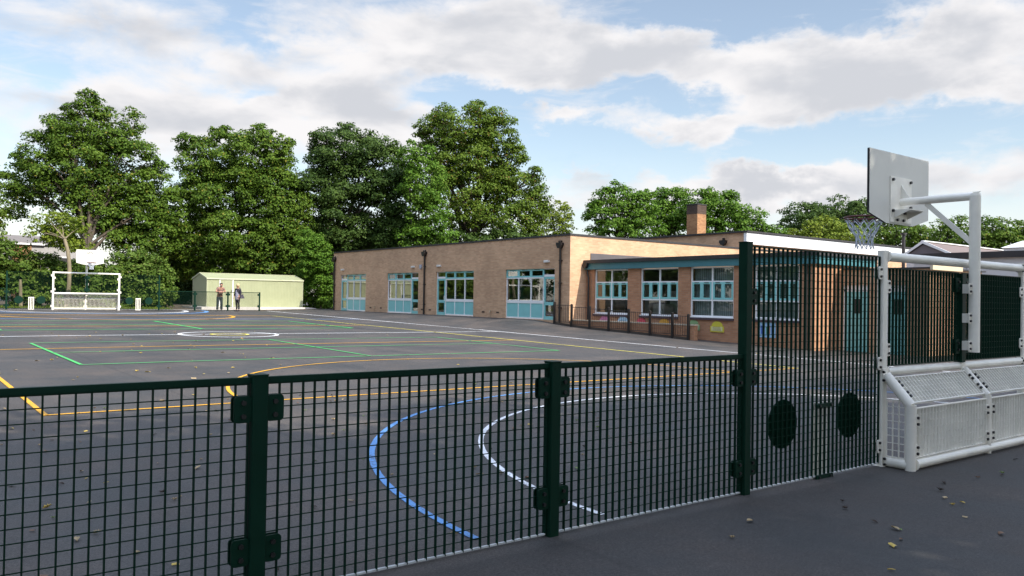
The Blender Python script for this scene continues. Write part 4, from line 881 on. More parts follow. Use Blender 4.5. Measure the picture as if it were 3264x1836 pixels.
# ------------------------------------------------------------------ trees and shrubs
LOBES = {
 'T0': [(5.8, 66.3, 7.3, 1.35, 2.17), (6.2, 66.1, 5.1, 1.22, 1.08), (5.4, 66.6, 9.7, 1.08, 1.62)],
 'T1': [(12.2, 66.3, 15.3, 0.7, 0.93), (11.2, 67.1, 14.4, 0.58, 0.93), (10.2, 67.9, 13.6, 0.64, 1.04), (14.8, 64.3, 13.9, 0.58, 0.99), (8.6, 69.2, 11.2, 0.7, 0.87), (15.9, 63.5, 10.8, 0.7, 0.93), (13.0, 65.7, 14.8, 0.58, 0.75), (13.0, 65.8, 9.0, 2.61, 1.74), (14.2, 64.9, 6.7, 2.03, 1.3), (15.3, 64.1, 4.7, 1.74, 1.3), (9.8, 68.3, 9.2, 1.45, 1.45), (12.2, 66.3, 13.6, 1.51, 2.09), (10.9, 67.3, 12.9, 1.22, 1.45), (13.6, 65.3, 12.9, 1.59, 1.59), (9.9, 68.1, 11.2, 1.8, 1.91), (11.9, 66.6, 10.4, 3.04, 2.32), (14.5, 64.6, 10.5, 2.17, 2.32), (8.6, 69.2, 9.6, 1.45, 1.51), (16.1, 63.4, 8.7, 1.45, 2.09), (15.0, 64.2, 7.6, 2.03, 1.88), (12.4, 66.3, 7.8, 2.46, 1.45), (8.3, 69.5, 7.7, 0.87, 1.1), (13.5, 65.5, 5.8, 2.46, 1.16), (11.2, 67.3, 5.5, 1.3, 0.99), (16.5, 63.2, 5.6, 1.74, 1.45), (17.1, 62.6, 7.3, 1.16, 1.45)],
 'T2': [(19.1, 66.0, 13.2, 0.87, 0.87), (21.3, 64.3, 14.0, 1.05, 0.62), (23.7, 62.4, 14.1, 0.93, 0.62), (25.1, 61.4, 13.3, 0.74, 0.8), (22.6, 63.4, 12.1, 2.94, 2.23), (20.4, 65.1, 11.5, 2.17, 1.92), (24.5, 61.9, 11.5, 1.39, 2.23), (21.4, 64.3, 9.0, 3.25, 2.63), (24.2, 62.1, 8.8, 2.23, 3.09), (19.5, 65.8, 8.0, 1.55, 2.47), (22.4, 63.6, 6.2, 3.56, 2.17), (24.9, 61.7, 5.7, 1.86, 2.17), (20.0, 65.5, 5.3, 2.17, 1.55), (18.0, 67.0, 6.2, 1.24, 1.7), (18.6, 66.6, 4.0, 1.86, 1.39), (21.0, 64.7, 3.7, 2.47, 1.24), (23.7, 62.6, 4.1, 2.47, 1.24), (26.0, 60.8, 6.0, 1.39, 2.17), (25.8, 60.9, 8.8, 1.24, 2.17)],
 'T3': [(28.3, 61.4, 14.1, 0.77, 0.77), (29.8, 60.3, 14.8, 0.96, 0.64), (31.2, 59.2, 14.2, 0.77, 0.7), (32.6, 58.1, 13.5, 0.83, 0.64), (29.5, 60.5, 12.9, 2.3, 1.98), (31.6, 58.9, 12.6, 1.98, 1.66), (28.4, 61.3, 12.6, 1.28, 1.91), (29.4, 60.7, 10.0, 2.87, 2.55), (32.1, 58.5, 9.4, 2.39, 2.71), (27.9, 61.8, 8.7, 1.75, 2.87), (30.2, 60.1, 7.2, 2.87, 1.91), (32.7, 58.1, 6.6, 1.98, 1.44), (27.9, 61.8, 5.8, 1.66, 1.75), (26.7, 62.8, 4.5, 1.44, 1.44), (30.7, 59.7, 5.6, 2.23, 1.12), (33.1, 57.7, 10.7, 1.75, 1.91), (33.4, 57.5, 8.2, 1.59, 1.91)],
 'T3b': [(32.7, 54.2, 12.2, 1.37, 1.28), (33.2, 53.9, 10.0, 1.67, 1.83), (33.6, 53.6, 7.8, 1.67, 1.58), (32.7, 54.3, 6.1, 1.58, 1.07), (34.3, 53.0, 6.1, 1.22, 0.91)],
 'T4': [(39.3, 60.4, 17.6, 0.84, 0.84), (41.5, 58.7, 18.2, 0.97, 0.63), (42.8, 57.6, 17.6, 0.77, 0.77), (37.8, 61.6, 16.1, 0.77, 0.84), (44.3, 56.5, 14.0, 0.84, 0.9), (45.6, 55.6, 12.1, 0.84, 0.9), (46.3, 55.0, 9.7, 0.77, 0.9), (40.6, 59.4, 16.5, 2.96, 1.81), (38.6, 60.9, 15.8, 1.57, 1.81), (42.6, 57.8, 16.1, 2.09, 1.91), (40.7, 59.3, 13.8, 3.48, 2.51), (43.1, 57.5, 13.1, 2.44, 2.51), (40.7, 59.4, 10.6, 3.65, 2.44), (44.1, 56.8, 10.7, 2.51, 2.16), (45.4, 55.8, 9.3, 1.57, 2.16), (42.6, 57.9, 8.2, 4.18, 1.81), (39.4, 60.4, 13.0, 1.74, 2.09)],
 'T5': [(55.0, 63.5, 10.1, 1.54, 1.54), (54.6, 63.9, 8.6, 2.03, 1.06), (55.9, 62.8, 9.0, 0.89, 0.89)],
 'G1': [(56.8, 57.0, 12.3, 0.77, 0.7), (55.4, 58.1, 10.7, 0.77, 0.85), (59.1, 55.2, 11.8, 0.85, 0.62), (56.9, 56.9, 11.1, 2.13, 1.55), (56.4, 57.4, 9.5, 2.4, 1.62), (58.3, 55.8, 10.3, 1.93, 1.86), (57.9, 56.2, 8.4, 3.87, 1.16)],
 'G2': [(63.3, 57.0, 12.5, 0.81, 0.57), (65.0, 55.7, 12.6, 0.89, 0.65), (64.3, 56.2, 11.3, 1.95, 1.62), (63.0, 57.2, 10.0, 2.03, 1.95), (65.3, 55.5, 9.6, 2.44, 1.95)],
 'G3': [(64.0, 51.4, 11.9, 0.77, 0.7), (65.6, 50.1, 11.8, 0.85, 0.62), (65.2, 50.5, 10.5, 2.4, 1.62), (63.5, 51.8, 10.5, 1.74, 1.86), (66.5, 49.5, 9.3, 2.4, 1.62), (65.6, 50.2, 8.2, 3.48, 1.24), (68.6, 47.9, 8.2, 2.01, 1.01)],
 'D1': [(89.2, 57.2, 12.1, 2.66, 1.55), (92.6, 54.5, 12.9, 3.48, 1.55), (95.3, 52.4, 12.3, 2.42, 1.74), (91.1, 55.7, 11.0, 4.83, 1.74)],
 'E1': [(67.4, 41.2, 8.0, 1.97, 1.29), (66.3, 42.1, 7.4, 1.79, 0.93), (68.8, 40.1, 7.5, 1.79, 1.07)],
 'F1': [(85.9, 44.6, 9.1, 2.98, 1.7), (84.2, 45.9, 8.2, 2.55, 1.28), (87.9, 43.0, 8.7, 2.21, 1.7)],
 'F2': [(84.2, 38.2, 8.9, 1.35, 1.27), (85.5, 37.3, 8.7, 1.59, 1.59), (84.7, 37.9, 7.7, 2.38, 1.19)],
 'F3': [(83.8, 33.5, 8.4, 1.96, 1.43), (85.6, 32.1, 8.1, 1.96, 1.43), (84.8, 32.8, 7.3, 2.71, 0.98), (82.7, 34.4, 7.4, 1.96, 1.21), (87.4, 30.7, 8.1, 2.26, 1.51)],
 'hedge': [(5.3, 55.5, 3.3, 1.25, 1.25), (6.6, 55.5, 2.8, 1.2, 1.2), (7.8, 55.5, 2.6, 1.22, 1.17), (9.1, 55.5, 2.4, 1.24, 1.24), (10.4, 55.5, 2.3, 1.26, 1.16), (11.7, 55.5, 2.5, 1.28, 1.28), (13.0, 55.5, 2.6, 1.25, 1.45), (14.2, 55.5, 2.4, 1.07, 1.42)],
 'shrub': [(14.7, 55.7, 1.6, 0.92, 1.02), (13.8, 56.4, 2.8, 1.28, 1.28)],
 'ivy': [(25.0, 54.7, 4.5, 0.91, 1.13), (25.3, 54.5, 3.1, 0.76, 1.7), (25.6, 54.3, 1.8, 0.62, 1.19), (24.7, 55.0, 3.9, 0.85, 1.19), (24.5, 55.2, 5.4, 0.85, 0.85)],
 'under1': [(20.4, 72.9, 1.7, 1.35, 1.52), (21.8, 71.7, 1.4, 1.52, 1.42), (19.8, 73.3, 3.2, 1.69, 1.69), (21.1, 72.2, 2.9, 2.37, 2.37), (24.1, 69.9, 3.6, 2.71, 2.71), (27.3, 67.5, 3.7, 2.71, 2.71)],
 'under2': [(29.7, 65.6, 4.4, 2.37, 2.37), (32.0, 63.7, 5.1, 2.37, 1.52), (34.7, 61.6, 5.2, 2.03, 1.35), (37.4, 59.6, 5.6, 2.37, 1.35), (40.0, 57.5, 6.0, 2.71, 1.22), (43.0, 55.2, 6.4, 2.37, 1.01)],
 'sap': [(8.3, 55.0, 5.6, 0.94, 0.66), (9.1, 54.3, 5.5, 0.94, 0.7), (7.7, 55.4, 4.9, 0.8, 0.56), (9.4, 54.1, 4.5, 1.05, 0.61), (8.7, 54.7, 4.7, 0.84, 0.56)],
}

def leaf_mesh(name, m, C, Nn, S):
    """one folded four-cornered leaf per centre"""
    n = len(C)
    Nn = Nn/np.linalg.norm(Nn, axis=1, keepdims=True)
    t = rng.normal(size=(n, 3)); t[:, 2] -= .5; t -= Nn*np.sum(t*Nn, axis=1, keepdims=True); t /= np.linalg.norm(t, axis=1, keepdims=True)
    b = np.cross(Nn, t); S = S[:, None]
    fold = rng.uniform(.05, .22, (n, 1))
    v0 = C - t*S*.55; v2 = C + t*S*.55; v1 = C + b*S*.42 + Nn*S*fold; v3 = C - b*S*.42 + Nn*S*fold
    V = np.stack([v0, v1, v2, v3], 1).reshape(-1, 3).astype(np.float32)
    i = np.arange(n)[:, None]*4; F = np.concatenate([i, i+1, i+2, i, i+2, i+3], 1).reshape(-1).astype(np.int32)
    me = bpy.data.meshes.new(name); me.vertices.add(4*n); me.vertices.foreach_set('co', V.ravel())
    me.loops.add(6*n); me.loops.foreach_set('vertex_index', F); me.polygons.add(2*n)
    me.polygons.foreach_set('loop_start', np.arange(0, 6*n, 3, dtype=np.int32)); me.polygons.foreach_set('loop_total', np.full(2*n, 3, np.int32))
    me.materials.append(m); me.update(calc_edges=True); return me
def foliage(lobes, size, lai=4.5, clump=.75, inner=.30, drop=.12):
    """leaf centres, normals and sizes, clustered into clumps round the lobes' surfaces"""
    Cs, Ns, K = [], [], []
    for (x, y, z, rh, rv) in lobes:
        area = math.pi*rh*rv; n = int(1.45*area*lai/(size*size*.46)); cr = clump*min(1.0, .35+.25*min(rh, rv))
        nc = max(8, int(3.0*area/(cr*cr)))
        d = rng.normal(size=(nc, 3)); d /= np.linalg.norm(d, axis=1, keepdims=True)
        r = np.where(rng.random(nc) < inner, rng.uniform(.25, .8, nc), rng.uniform(.8, 1.08, nc))[:, None]
        cc = np.array([x, y, z]) + d*r*np.array([rh, rh, rv])
        cs = cr*rng.uniform(.5, 1.25, nc)
        keep = rng.random(nc) > drop
        cc, cs, d = cc[keep], cs[keep], d[keep]
        w = cs**2; idx = rng.choice(len(cc), n, p=w/w.sum())
        e = rng.normal(size=(n, 3)); e /= np.linalg.norm(e, axis=1, keepdims=True)
        e[:, 2] = np.where(e[:, 2] < -.45, -e[:, 2]*.6, e[:, 2])
        rr = rng.uniform(.55, 1.0, (n, 1))
        p = cc[idx] + e*rr*cs[idx][:, None]*np.array([1.05, 1.05, .80])
        nn = e*.9 + d[idx]*.35 + np.array([0, -.05, .55]) + rng.normal(size=(n, 3))*.55
        Cs.append(p); Ns.append(nn); K.append(cc)
    C = np.concatenate(Cs); return C, np.concatenate(Ns), size*rng.uniform(.6, 1.3, len(C)), np.concatenate(K)
def branch(mb, a, b, r0, r1, sag=0.0, k=6):
    a, b = Vector(a), Vector(b); L_ = (b-a).length
    mid = (a+b)/2 + Vector((random.uniform(-.1, .1)*L_, random.uniform(-.1, .1)*L_, (.10-sag)*L_))
    P = [a*(1-t)**2 + mid*2*t*(1-t) + b*t*t for t in [i/k for i in range(k+1)]]
    mb.tube(P, [r0+(r1-r0)*i/k for i in range(k+1)], 7, False); return P
def tree(name, cat, key, base, label, m, size=.24, lai=4.5, clump=.8, trunk_r=.3, fork=3.0, limbs=14, bark=BARK, group=None, inner=.3, drop=.12, crown='crown', lobes=None):
    lobes = lobes or LOBES[key]; size *= .75; x, y = base; z = G(x, y)
    root = thing(name, (x, y, z), label, cat, group)
    C, Nn, S, K = foliage(lobes, size, lai, clump, inner, drop)
    me = leaf_mesh(crown, m, C - np.array([x, y, z]), Nn, S)
    o = bpy.data.objects.new(crown, me); COL.objects.link(o); o.parent = root
    mb = MB(); top = Vector(np.mean(np.array([l[:3] for l in lobes]), axis=0)); f = Vector((x, y, z+fork)); f = f.lerp(Vector((top.x, top.y, z+fork)), .25)
    P = branch(mb, (x, y, z-.1), f, trunk_r, trunk_r*.75); hub = branch(mb, f, f.lerp(top, .55), trunk_r*.72, trunk_r*.4)
    tg = [l for l in lobes]; used = []
    for i in range(limbs):
        l = tg[i % len(tg)]; e = Vector((l[0]+random.uniform(-.5, .5)*l[3], l[1]+random.uniform(-.5, .5)*l[3], l[2]+random.uniform(-.3, .45)*l[4]))
        s = random.choice(hub[:5]) if i > 2 else f
        Q = branch(mb, s, e, trunk_r*.33, trunk_r*.09)
        for q in range(3):
            kk = K[rng.integers(len(K))]; kk = Vector(min((tuple(K[j]) for j in rng.integers(0, len(K), 14)), key=lambda c: (Vector(c)-e).length))
            branch(mb, Q[random.choice((3, 4, 5))], kk, trunk_r*.10, trunk_r*.03, k=4)
    mb.build('trunk', bark, root, recalc=False)
    return root
GT = 'trees standing beyond the court'
tree('broadleaf_tree', 'tree', 'T0', (5.2, 66.6), 'tree cut off by the left edge of the photo', LEAF_D, .22, 3.6, .7, .22, 3, 6, group=GT)
tree('broadleaf_tree', 'tree', 'T1', (11.6, 62.5), 'tall pointed tree with open lower boughs behind the far goal', LEAF_A, .21, 3.9, .85, .36, 3.4, 20, group=GT, inner=.2, drop=.22)
tree('broadleaf_tree', 'tree', 'T2', (22.4, 65.5), 'broad domed green tree standing behind the left end of the shed', LEAF_A, .22, 5.0, .8, .34, 3, 12, group=GT)
tree('broadleaf_tree', 'tree', 'T3', (29.6, 62.5), 'dark green tree between the domed tree and the tallest tree', LEAF_B, .23, 4.6, .85, .36, 4, 18, group=GT, drop=.2)
tree('broadleaf_tree', 'tree', 'T3b', (33.2, 55.5), 'bright green slender tree in front of the tallest tree', LEAF_C, .23, 4.2, .75, .2, 3, 8, group=GT)
tree('broadleaf_tree', 'tree', 'T4', (41.2, 59.8), 'tallest olive green tree rising behind the long brick block', LEAF_D, .24, 3.5, .85, .42, 5, 26, group=GT, inner=.2, drop=.24)
tree('broadleaf_tree', 'tree', 'T5', (55.2, 63.6), 'small sparse yellow green tree just right of the tallest tree', LEAF_Y, .26, 2.6, .6, .18, 4, 8, group=GT, drop=.25)
tree('broadleaf_tree', 'tree', 'G1', (57.4, 57.0), 'round green tree left of the brick chimney', LEAF_C, .27, 4.0, .8, .3, 5, 14, group=GT, drop=.2)
tree('broadleaf_tree', 'tree', 'G2', (64.3, 56.4), 'green tree with a bumpy top just behind the brick chimney', LEAF_C, .28, 4.4, .8, .3, 5, 10, group=GT)
tree('broadleaf_tree', 'tree', 'G3', (65.6, 50.4), 'green tree right of the chimney with a crown sloping down to the right', LEAF_C, .27, 4.4, .8, .3, 5, 10, group=GT)
tree('broadleaf_tree', 'tree', 'D1', (92.6, 55.0), 'dark distant trees massed behind the basketball rim', LEAF_B, .34, 4.6, .9, .35, 5, 8, group=GT)
tree('broadleaf_tree', 'tree', 'E1', (67.4, 41.4), 'yellow green bushy tree over the white fascia left of the net', LEAF_Y, .26, 4.6, .7, .25, 4, 6, group=GT)
tree('broadleaf_tree', 'tree', 'F1', (85.9, 44.8), 'green tree behind the lower part of the backboard', LEAF_A, .30, 4.4, .8, .28, 4, 8, group=GT)
tree('broadleaf_tree', 'tree', 'F2', (84.6, 38.0), 'thin topped tree between the backboard and the hoop post', LEAF_A, .28, 3.0, .6, .22, 4, 8, group=GT, drop=.25)
tree('broadleaf_tree', 'tree', 'F3', (84.8, 33.0), 'wide green tree right of the hoop post', LEAF_A, .28, 4.2, .8, .28, 4, 10, group=GT)
tree('sapling', 'tree', 'sap', (8.75, 52.8), 'young yellow green tree with a leaning pale stem behind the far fence', LEAF_Y, .19, 2.2, .6, .13, 4.0, 8, BARKL, inner=.2, drop=.25)
tree('hedge', 'hedge', 'hedge', (10.0, 56.5), 'long mixed hedge behind the far fence and goal', LEAF_H, .19, 6.0, .55, .08, .6, 10, crown='foliage', lobes=[(l[0]+.25, l[1]+.8, l[2]+.05, l[3], l[4]) for l in LOBES['hedge']] + [(l[0]+.5, l[1]+.9, max(1.25, l[2]-1.2), l[3]*1.0, 1.0) for l in LOBES['hedge']])
tree('shrub', 'shrub', 'shrub', (15.2, 55.6), 'green shrub in front of the shed\'s shaded end', LEAF_H, .17, 4.8, .55, .06, .5, 6, crown='foliage')
tree('ivy_shrub', 'shrub', 'ivy', (25.3, 54.6), 'ivy like green shrub between the shed and the brick block', LEAF_C, .17, 5.0, .5, .08, .6, 6, crown='foliage', lobes=LOBES['ivy'] + [(24.9, 56.6, 1.4, 1.0, 1.0), (25.9, 56.2, 1.3, .9, 1.0), (25.3, 57.2, 2.6, 1.2, 1.3), (27.2, 56.5, 1.5, 1.2, 1.1)])
tree('undergrowth', 'shrubs', 'under1', (24, 70.5), 'dark undergrowth in the shade behind the shed', LEAF_B, .30, 6.0, 1.0, .12, 1, 5, crown='foliage')
tree('undergrowth', 'shrubs', 'under2', (35, 61.8), 'dark low growth seen just over the long brick block', LEAF_B, .28, 5.5, .9, .12, 1, 8, crown='foliage')
def stump():
    root = thing('bare_stem', (6.6, 53.2, G(6.6, 53.2)), 'short pale cut stem standing behind the left fence panel', 'tree stem'); m = MB()
    z = G(6.6, 53.2); m.tube([(6.6, 53.2, z), (6.58, 53.22, z+.9), (6.55, 53.2, z+1.6)], [.11, .09, .07], 10); m.build('stem', BARKL, root)
stump()
# trees behind the viewer: they shade the near fence and the ground beside it
def shade_tree(x, y, h, r, label, lai, seed):
    random.seed(seed)
    L_ = []
    for i in range(9):
        a = random.uniform(0, 6.28); q = r*random.uniform(.15, .75)
        L_.append((x+q*math.cos(a), y+q*math.sin(a), h*random.uniform(.5, .85), r*.5, r*.38))
    for i in range(3): L_.append((x-3.0+2.6*i, y-.5+random.uniform(-.8, .8), random.uniform(.8, 3.6), 1.5, 1.5))  # unseen low foliage, added to block skylight from behind the near fence
    tree('broadleaf_tree', 'tree', None, (x, y), label, LEAF_A, .34, lai, 1.0, .35, 3, 8, lobes=L_, group='trees behind the viewpoint', drop=.18)
shade_tree(-5.0, -6.5, 14.5, 5.0, 'tall tree behind the viewpoint, leftmost of its row', 3.4, 21)
shade_tree(2.5, -6.5, 14.5, 5.0, 'tall tree behind the viewpoint, second of its row', 3.4, 22)
shade_tree(10.0, -6.0, 14.0, 4.8, 'tree behind the viewpoint casting shade on the near goal', 3.0, 23)
shade_tree(17.0, -6.5, 13.0, 4.8, 'tree behind the viewpoint at the right end of its row', 3.0, 24)
def row_tree(x, y, h, r, label, m):
    L_ = [(x+r*random.uniform(-.5, .5), y+r*random.uniform(-.5, .5), h*q, r*.62, r*.55) for q in (.24, .36, .48, .58, .68, .78, .86)]
    tree('broadleaf_tree', 'tree', None, (x, y), label, m, .40, 3.2, 1.1, .35, 2, 5, lobes=L_, group='trees along the left side of the court', drop=.1)
random.seed(31)
for i, (y, h) in enumerate(((14, 12), (23, 14), (32, 12.5), (41, 14.5), (50, 13), (60, 14), (71, 15), (83, 15), (95, 16))):
    row_tree(-11.5-(i % 3)*1.2, y, h, 5.6, 'bushy tree outside the photo to the left of the court', (LEAF_A, LEAF_B, LEAF_C)[i % 3])

# ------------------------------------------------------------------ fallen leaves
random.seed(5)
def leaf_proto(kind):
    m = MB()
    if kind == 'maple':
        P = []
        for k in range(20):
            a = 2*math.pi*k/20; r = (1.0 if k % 4 == 0 else .50 if k % 2 else .62)*random.uniform(.85, 1.1); P.append((r*math.cos(a), r*math.sin(a)))
        vs = [(0, 0, .10)] + [(p*.055, q*.055, .012+.022*abs(math.sin(i*1.7))+.012*random.random()) for i, (p, q) in enumerate(P)]
        vs[0] = (0, 0, .008)
        m.add(vs, [(0, i+1, (i+1) % 20+1) for i in range(20)])
    elif kind == 'oval':
        vs = []
        for i in range(7):
            t = i/6; w = .026*math.sin(math.pi*min(1, t*.97+.03))
            vs += [(-.06+.12*t, -w, .014+.016*math.sin(math.pi*t)), (-.06+.12*t, 0, .004+.02*t*t), (-.06+.12*t, w, .016+.01*t)]
        m.add(vs, [f for i in range(6) for f in ((3*i, 3*i+3, 3*i+4, 3*i+1), (3*i+1, 3*i+4, 3*i+5, 3*i+2))])
    else:
        vs = []
        for i in range(9):
            a = -.4+2.6*i/8; r = .034-.0012*i
            vs += [(r*math.cos(a), -.045+.01*random.random(), .010+.6*r*max(0, math.sin(a))), (r*math.cos(a)*1.2, .045+.012*random.random(), .006+.7*r*max(0, math.sin(a)))]
        m.add(vs, [(2*i, 2*i+2, 2*i+3, 2*i+1) for i in range(8)])
    return m
LCOL = {'brown': mat('dry_leaf_brown', (.16, .085, .045), .75, .4, 30), 'tan': mat('dry_leaf_tan', (.36, .27, .15), .75, .3, 30), 'yellow': mat('dry_leaf_yellow', (.50, .36, .08), .7, .3, 30), 'green': mat('fresh_leaf', (.16, .24, .05), .6, .3, 30), 'dark': mat('dead_leaf_dark', (.045, .03, .022), .8, .4, 30)}
PROTO = {}
def get_leaf(shape, colour):
    if (shape, colour) not in PROTO:
        o = leaf_proto(shape).build('fallen_leaf', LCOL[colour], recalc=False); PROTO[(shape, colour)] = o; o['used'] = 0; return o, True
    return PROTO[(shape, colour)].copy(), False
SHAPE_W = {'maple': 'lobed', 'oval': 'oval', 'curl': 'curled'}
def scatter(n, xr, yr, where, cols, sc=(.7, 1.35), ok=lambda x, y: True):
    k = 0
    while k < n:
        x, y = random.uniform(*xr), random.uniform(*yr)
        if not ok(x, y): continue
        k += 1; c = random.choice(cols); s = random.choice(('maple', 'oval', 'curl', 'oval', 'maple'))
        o, new = get_leaf(s, c)
        if not new: COL.objects.link(o)
        q = random.uniform(*sc); o.location = (x, y, G(x, y)+.004); o.rotation_euler = (random.uniform(-.12, .12), random.uniform(-.12, .12), random.uniform(0, 6.28)); o.scale = (q, q, q)
        cw = {'brown': 'brown', 'tan': 'pale tan', 'yellow': 'yellow', 'green': 'green', 'dark': 'dark dead'}[c]
        tag(o, f'small {cw} {SHAPE_W[s]} leaf lying {where}', 'leaf', f'{cw} {SHAPE_W[s]} leaves {where}')
scatter(54, (2.2, 9.5), (1.2, 3.6), 'on the asphalt outside the near fence', ('brown', 'tan', 'dark', 'tan', 'dark', 'green', 'yellow'), (.35, .7), lambda x, y: x > 1.2*y-.2)
scatter(120, (.4, 10), (4.4, 11.5), 'on the court just inside the near fence', ('tan', 'yellow', 'brown', 'tan', 'dark', 'tan', 'green'), (.28, .72), lambda x, y: x < 1.05*y)
scatter(75, (1.2, 9), (11.5, 28), 'in the sun on the far left of the court', ('yellow', 'tan', 'yellow', 'tan'), (.4, .85), lambda x, y: x < .42*y)
scatter(12, (9, 21), (14, 30), 'on the court in front of the brick buildings', ('tan', 'yellow'), (.4, .7))
for o in PROTO.values():
    if 'used' in o: del o['used']

# ------------------------------------------------------------------ people
def skin_obj(name, verts, edges, radii, m, parent, roots=(0,), levels=2):
    o = ORIGIN.get(parent.name, Vector((0, 0, 0)))
    me = bpy.data.meshes.new(name); me.from_pydata([Vector(v)-o for v in verts], edges, []); me.materials.append(m)
    ob = bpy.data.objects.new(name, me); COL.objects.link(ob); ob.parent = parent; ORIGIN[ob.name] = o
    md = ob.modifiers.new('skin', 'SKIN'); md.use_smooth_shade = True
    me = ob.data
    if not me.skin_vertices: pass
    lay = me.skin_vertices[0].data if me.skin_vertices else me.attributes and None
    for i, r in enumerate(radii):
        lay[i].radius = (r, r) if not isinstance(r, tuple) else r; lay[i].use_root = i in roots
    sb = ob.modifiers.new('sub', 'SUBSURF'); sb.levels = levels; sb.render_levels = levels
    return ob
class Rig:
    """joints given in a person's own frame: +y is the way they face, +x their right"""
    def __init__(s, x, y, z, heading): s.o = Vector((x, y, z)); c, n = math.cos(heading), math.sin(heading); s.f = Vector((c, n, 0)); s.r = Vector((n, -c, 0))
    def __call__(s, x, y, z): return s.o + s.r*x + s.f*y + Vector((0, 0, z))
def chain(V, E, Rr, pts, link=None):
    i0 = len(V)
    for k, (p, r) in enumerate(pts):
        V.append(p); Rr.append(r)
        if k: E.append((i0+k-1, i0+k))
        elif link is not None: E.append((link, i0))
    return len(V)-1
def fingers(V, E, Rr, roots, wrist, fwd, side, up):
    """a palm with four bent fingers of unequal length and a thumb from its side, each its own chain"""
    fwd, side, up = fwd.normalized(), side.normalized(), up.normalized()
    for dx, ln in ((-.027, .062), (-.009, .074), (.009, .080), (.027, .070)):
        i0 = len(V); b = wrist + fwd*.075 + side*dx
        for k, t in enumerate((0, .4, .75, 1.0)): V.append(b + fwd*ln*t - up*.030*t*t); Rr.append((.009-.0022*t, .009-.0022*t)); (E.append((i0+k-1, i0+k)) if k else roots.append(i0))
    i0 = len(V); b = wrist + fwd*.025 - side*.032
    for k, t in enumerate((0, .5, 1.0)): V.append(b + fwd*.045*t - side*.028*t - up*.012*t); Rr.append((.010-.002*t,)*2); (E.append((i0+k-1, i0+k)) if k else roots.append(i0))
def face(root, rig, c, fw, side):
    up = Vector((0, 0, 1)); m = MB(); dk = mat('eye_dark', (.03, .02, .015), .3, .1)
    for s in (-1, 1): m.sphere(c + fw*.088 + side*.032*s + up*.005, .011, 8, 5)
    m.build('eyes', dk, root)
    m = MB(); m.tube([c + fw*.088 + up*.01, c + fw*.112 - up*.03, c + fw*.09 - up*.04], [.008, .015, .008], 8)
    for s in (-1, 1): m.sphere(c + side*.083*s - fw*.005 - up*.005, .026, 8, 5, (.5, .8, 1.2))
    m.build('nose_and_ears', SKIN, root)
    m = MB(); m.tube([c + fw*.090 - up*.062 - side*.024, c + fw*.097 - up*.060, c + fw*.090 - up*.062 + side*.024], .006, 6); m.build('mouth', mat('lips', (.30, .10, .09), .5, .1), root)

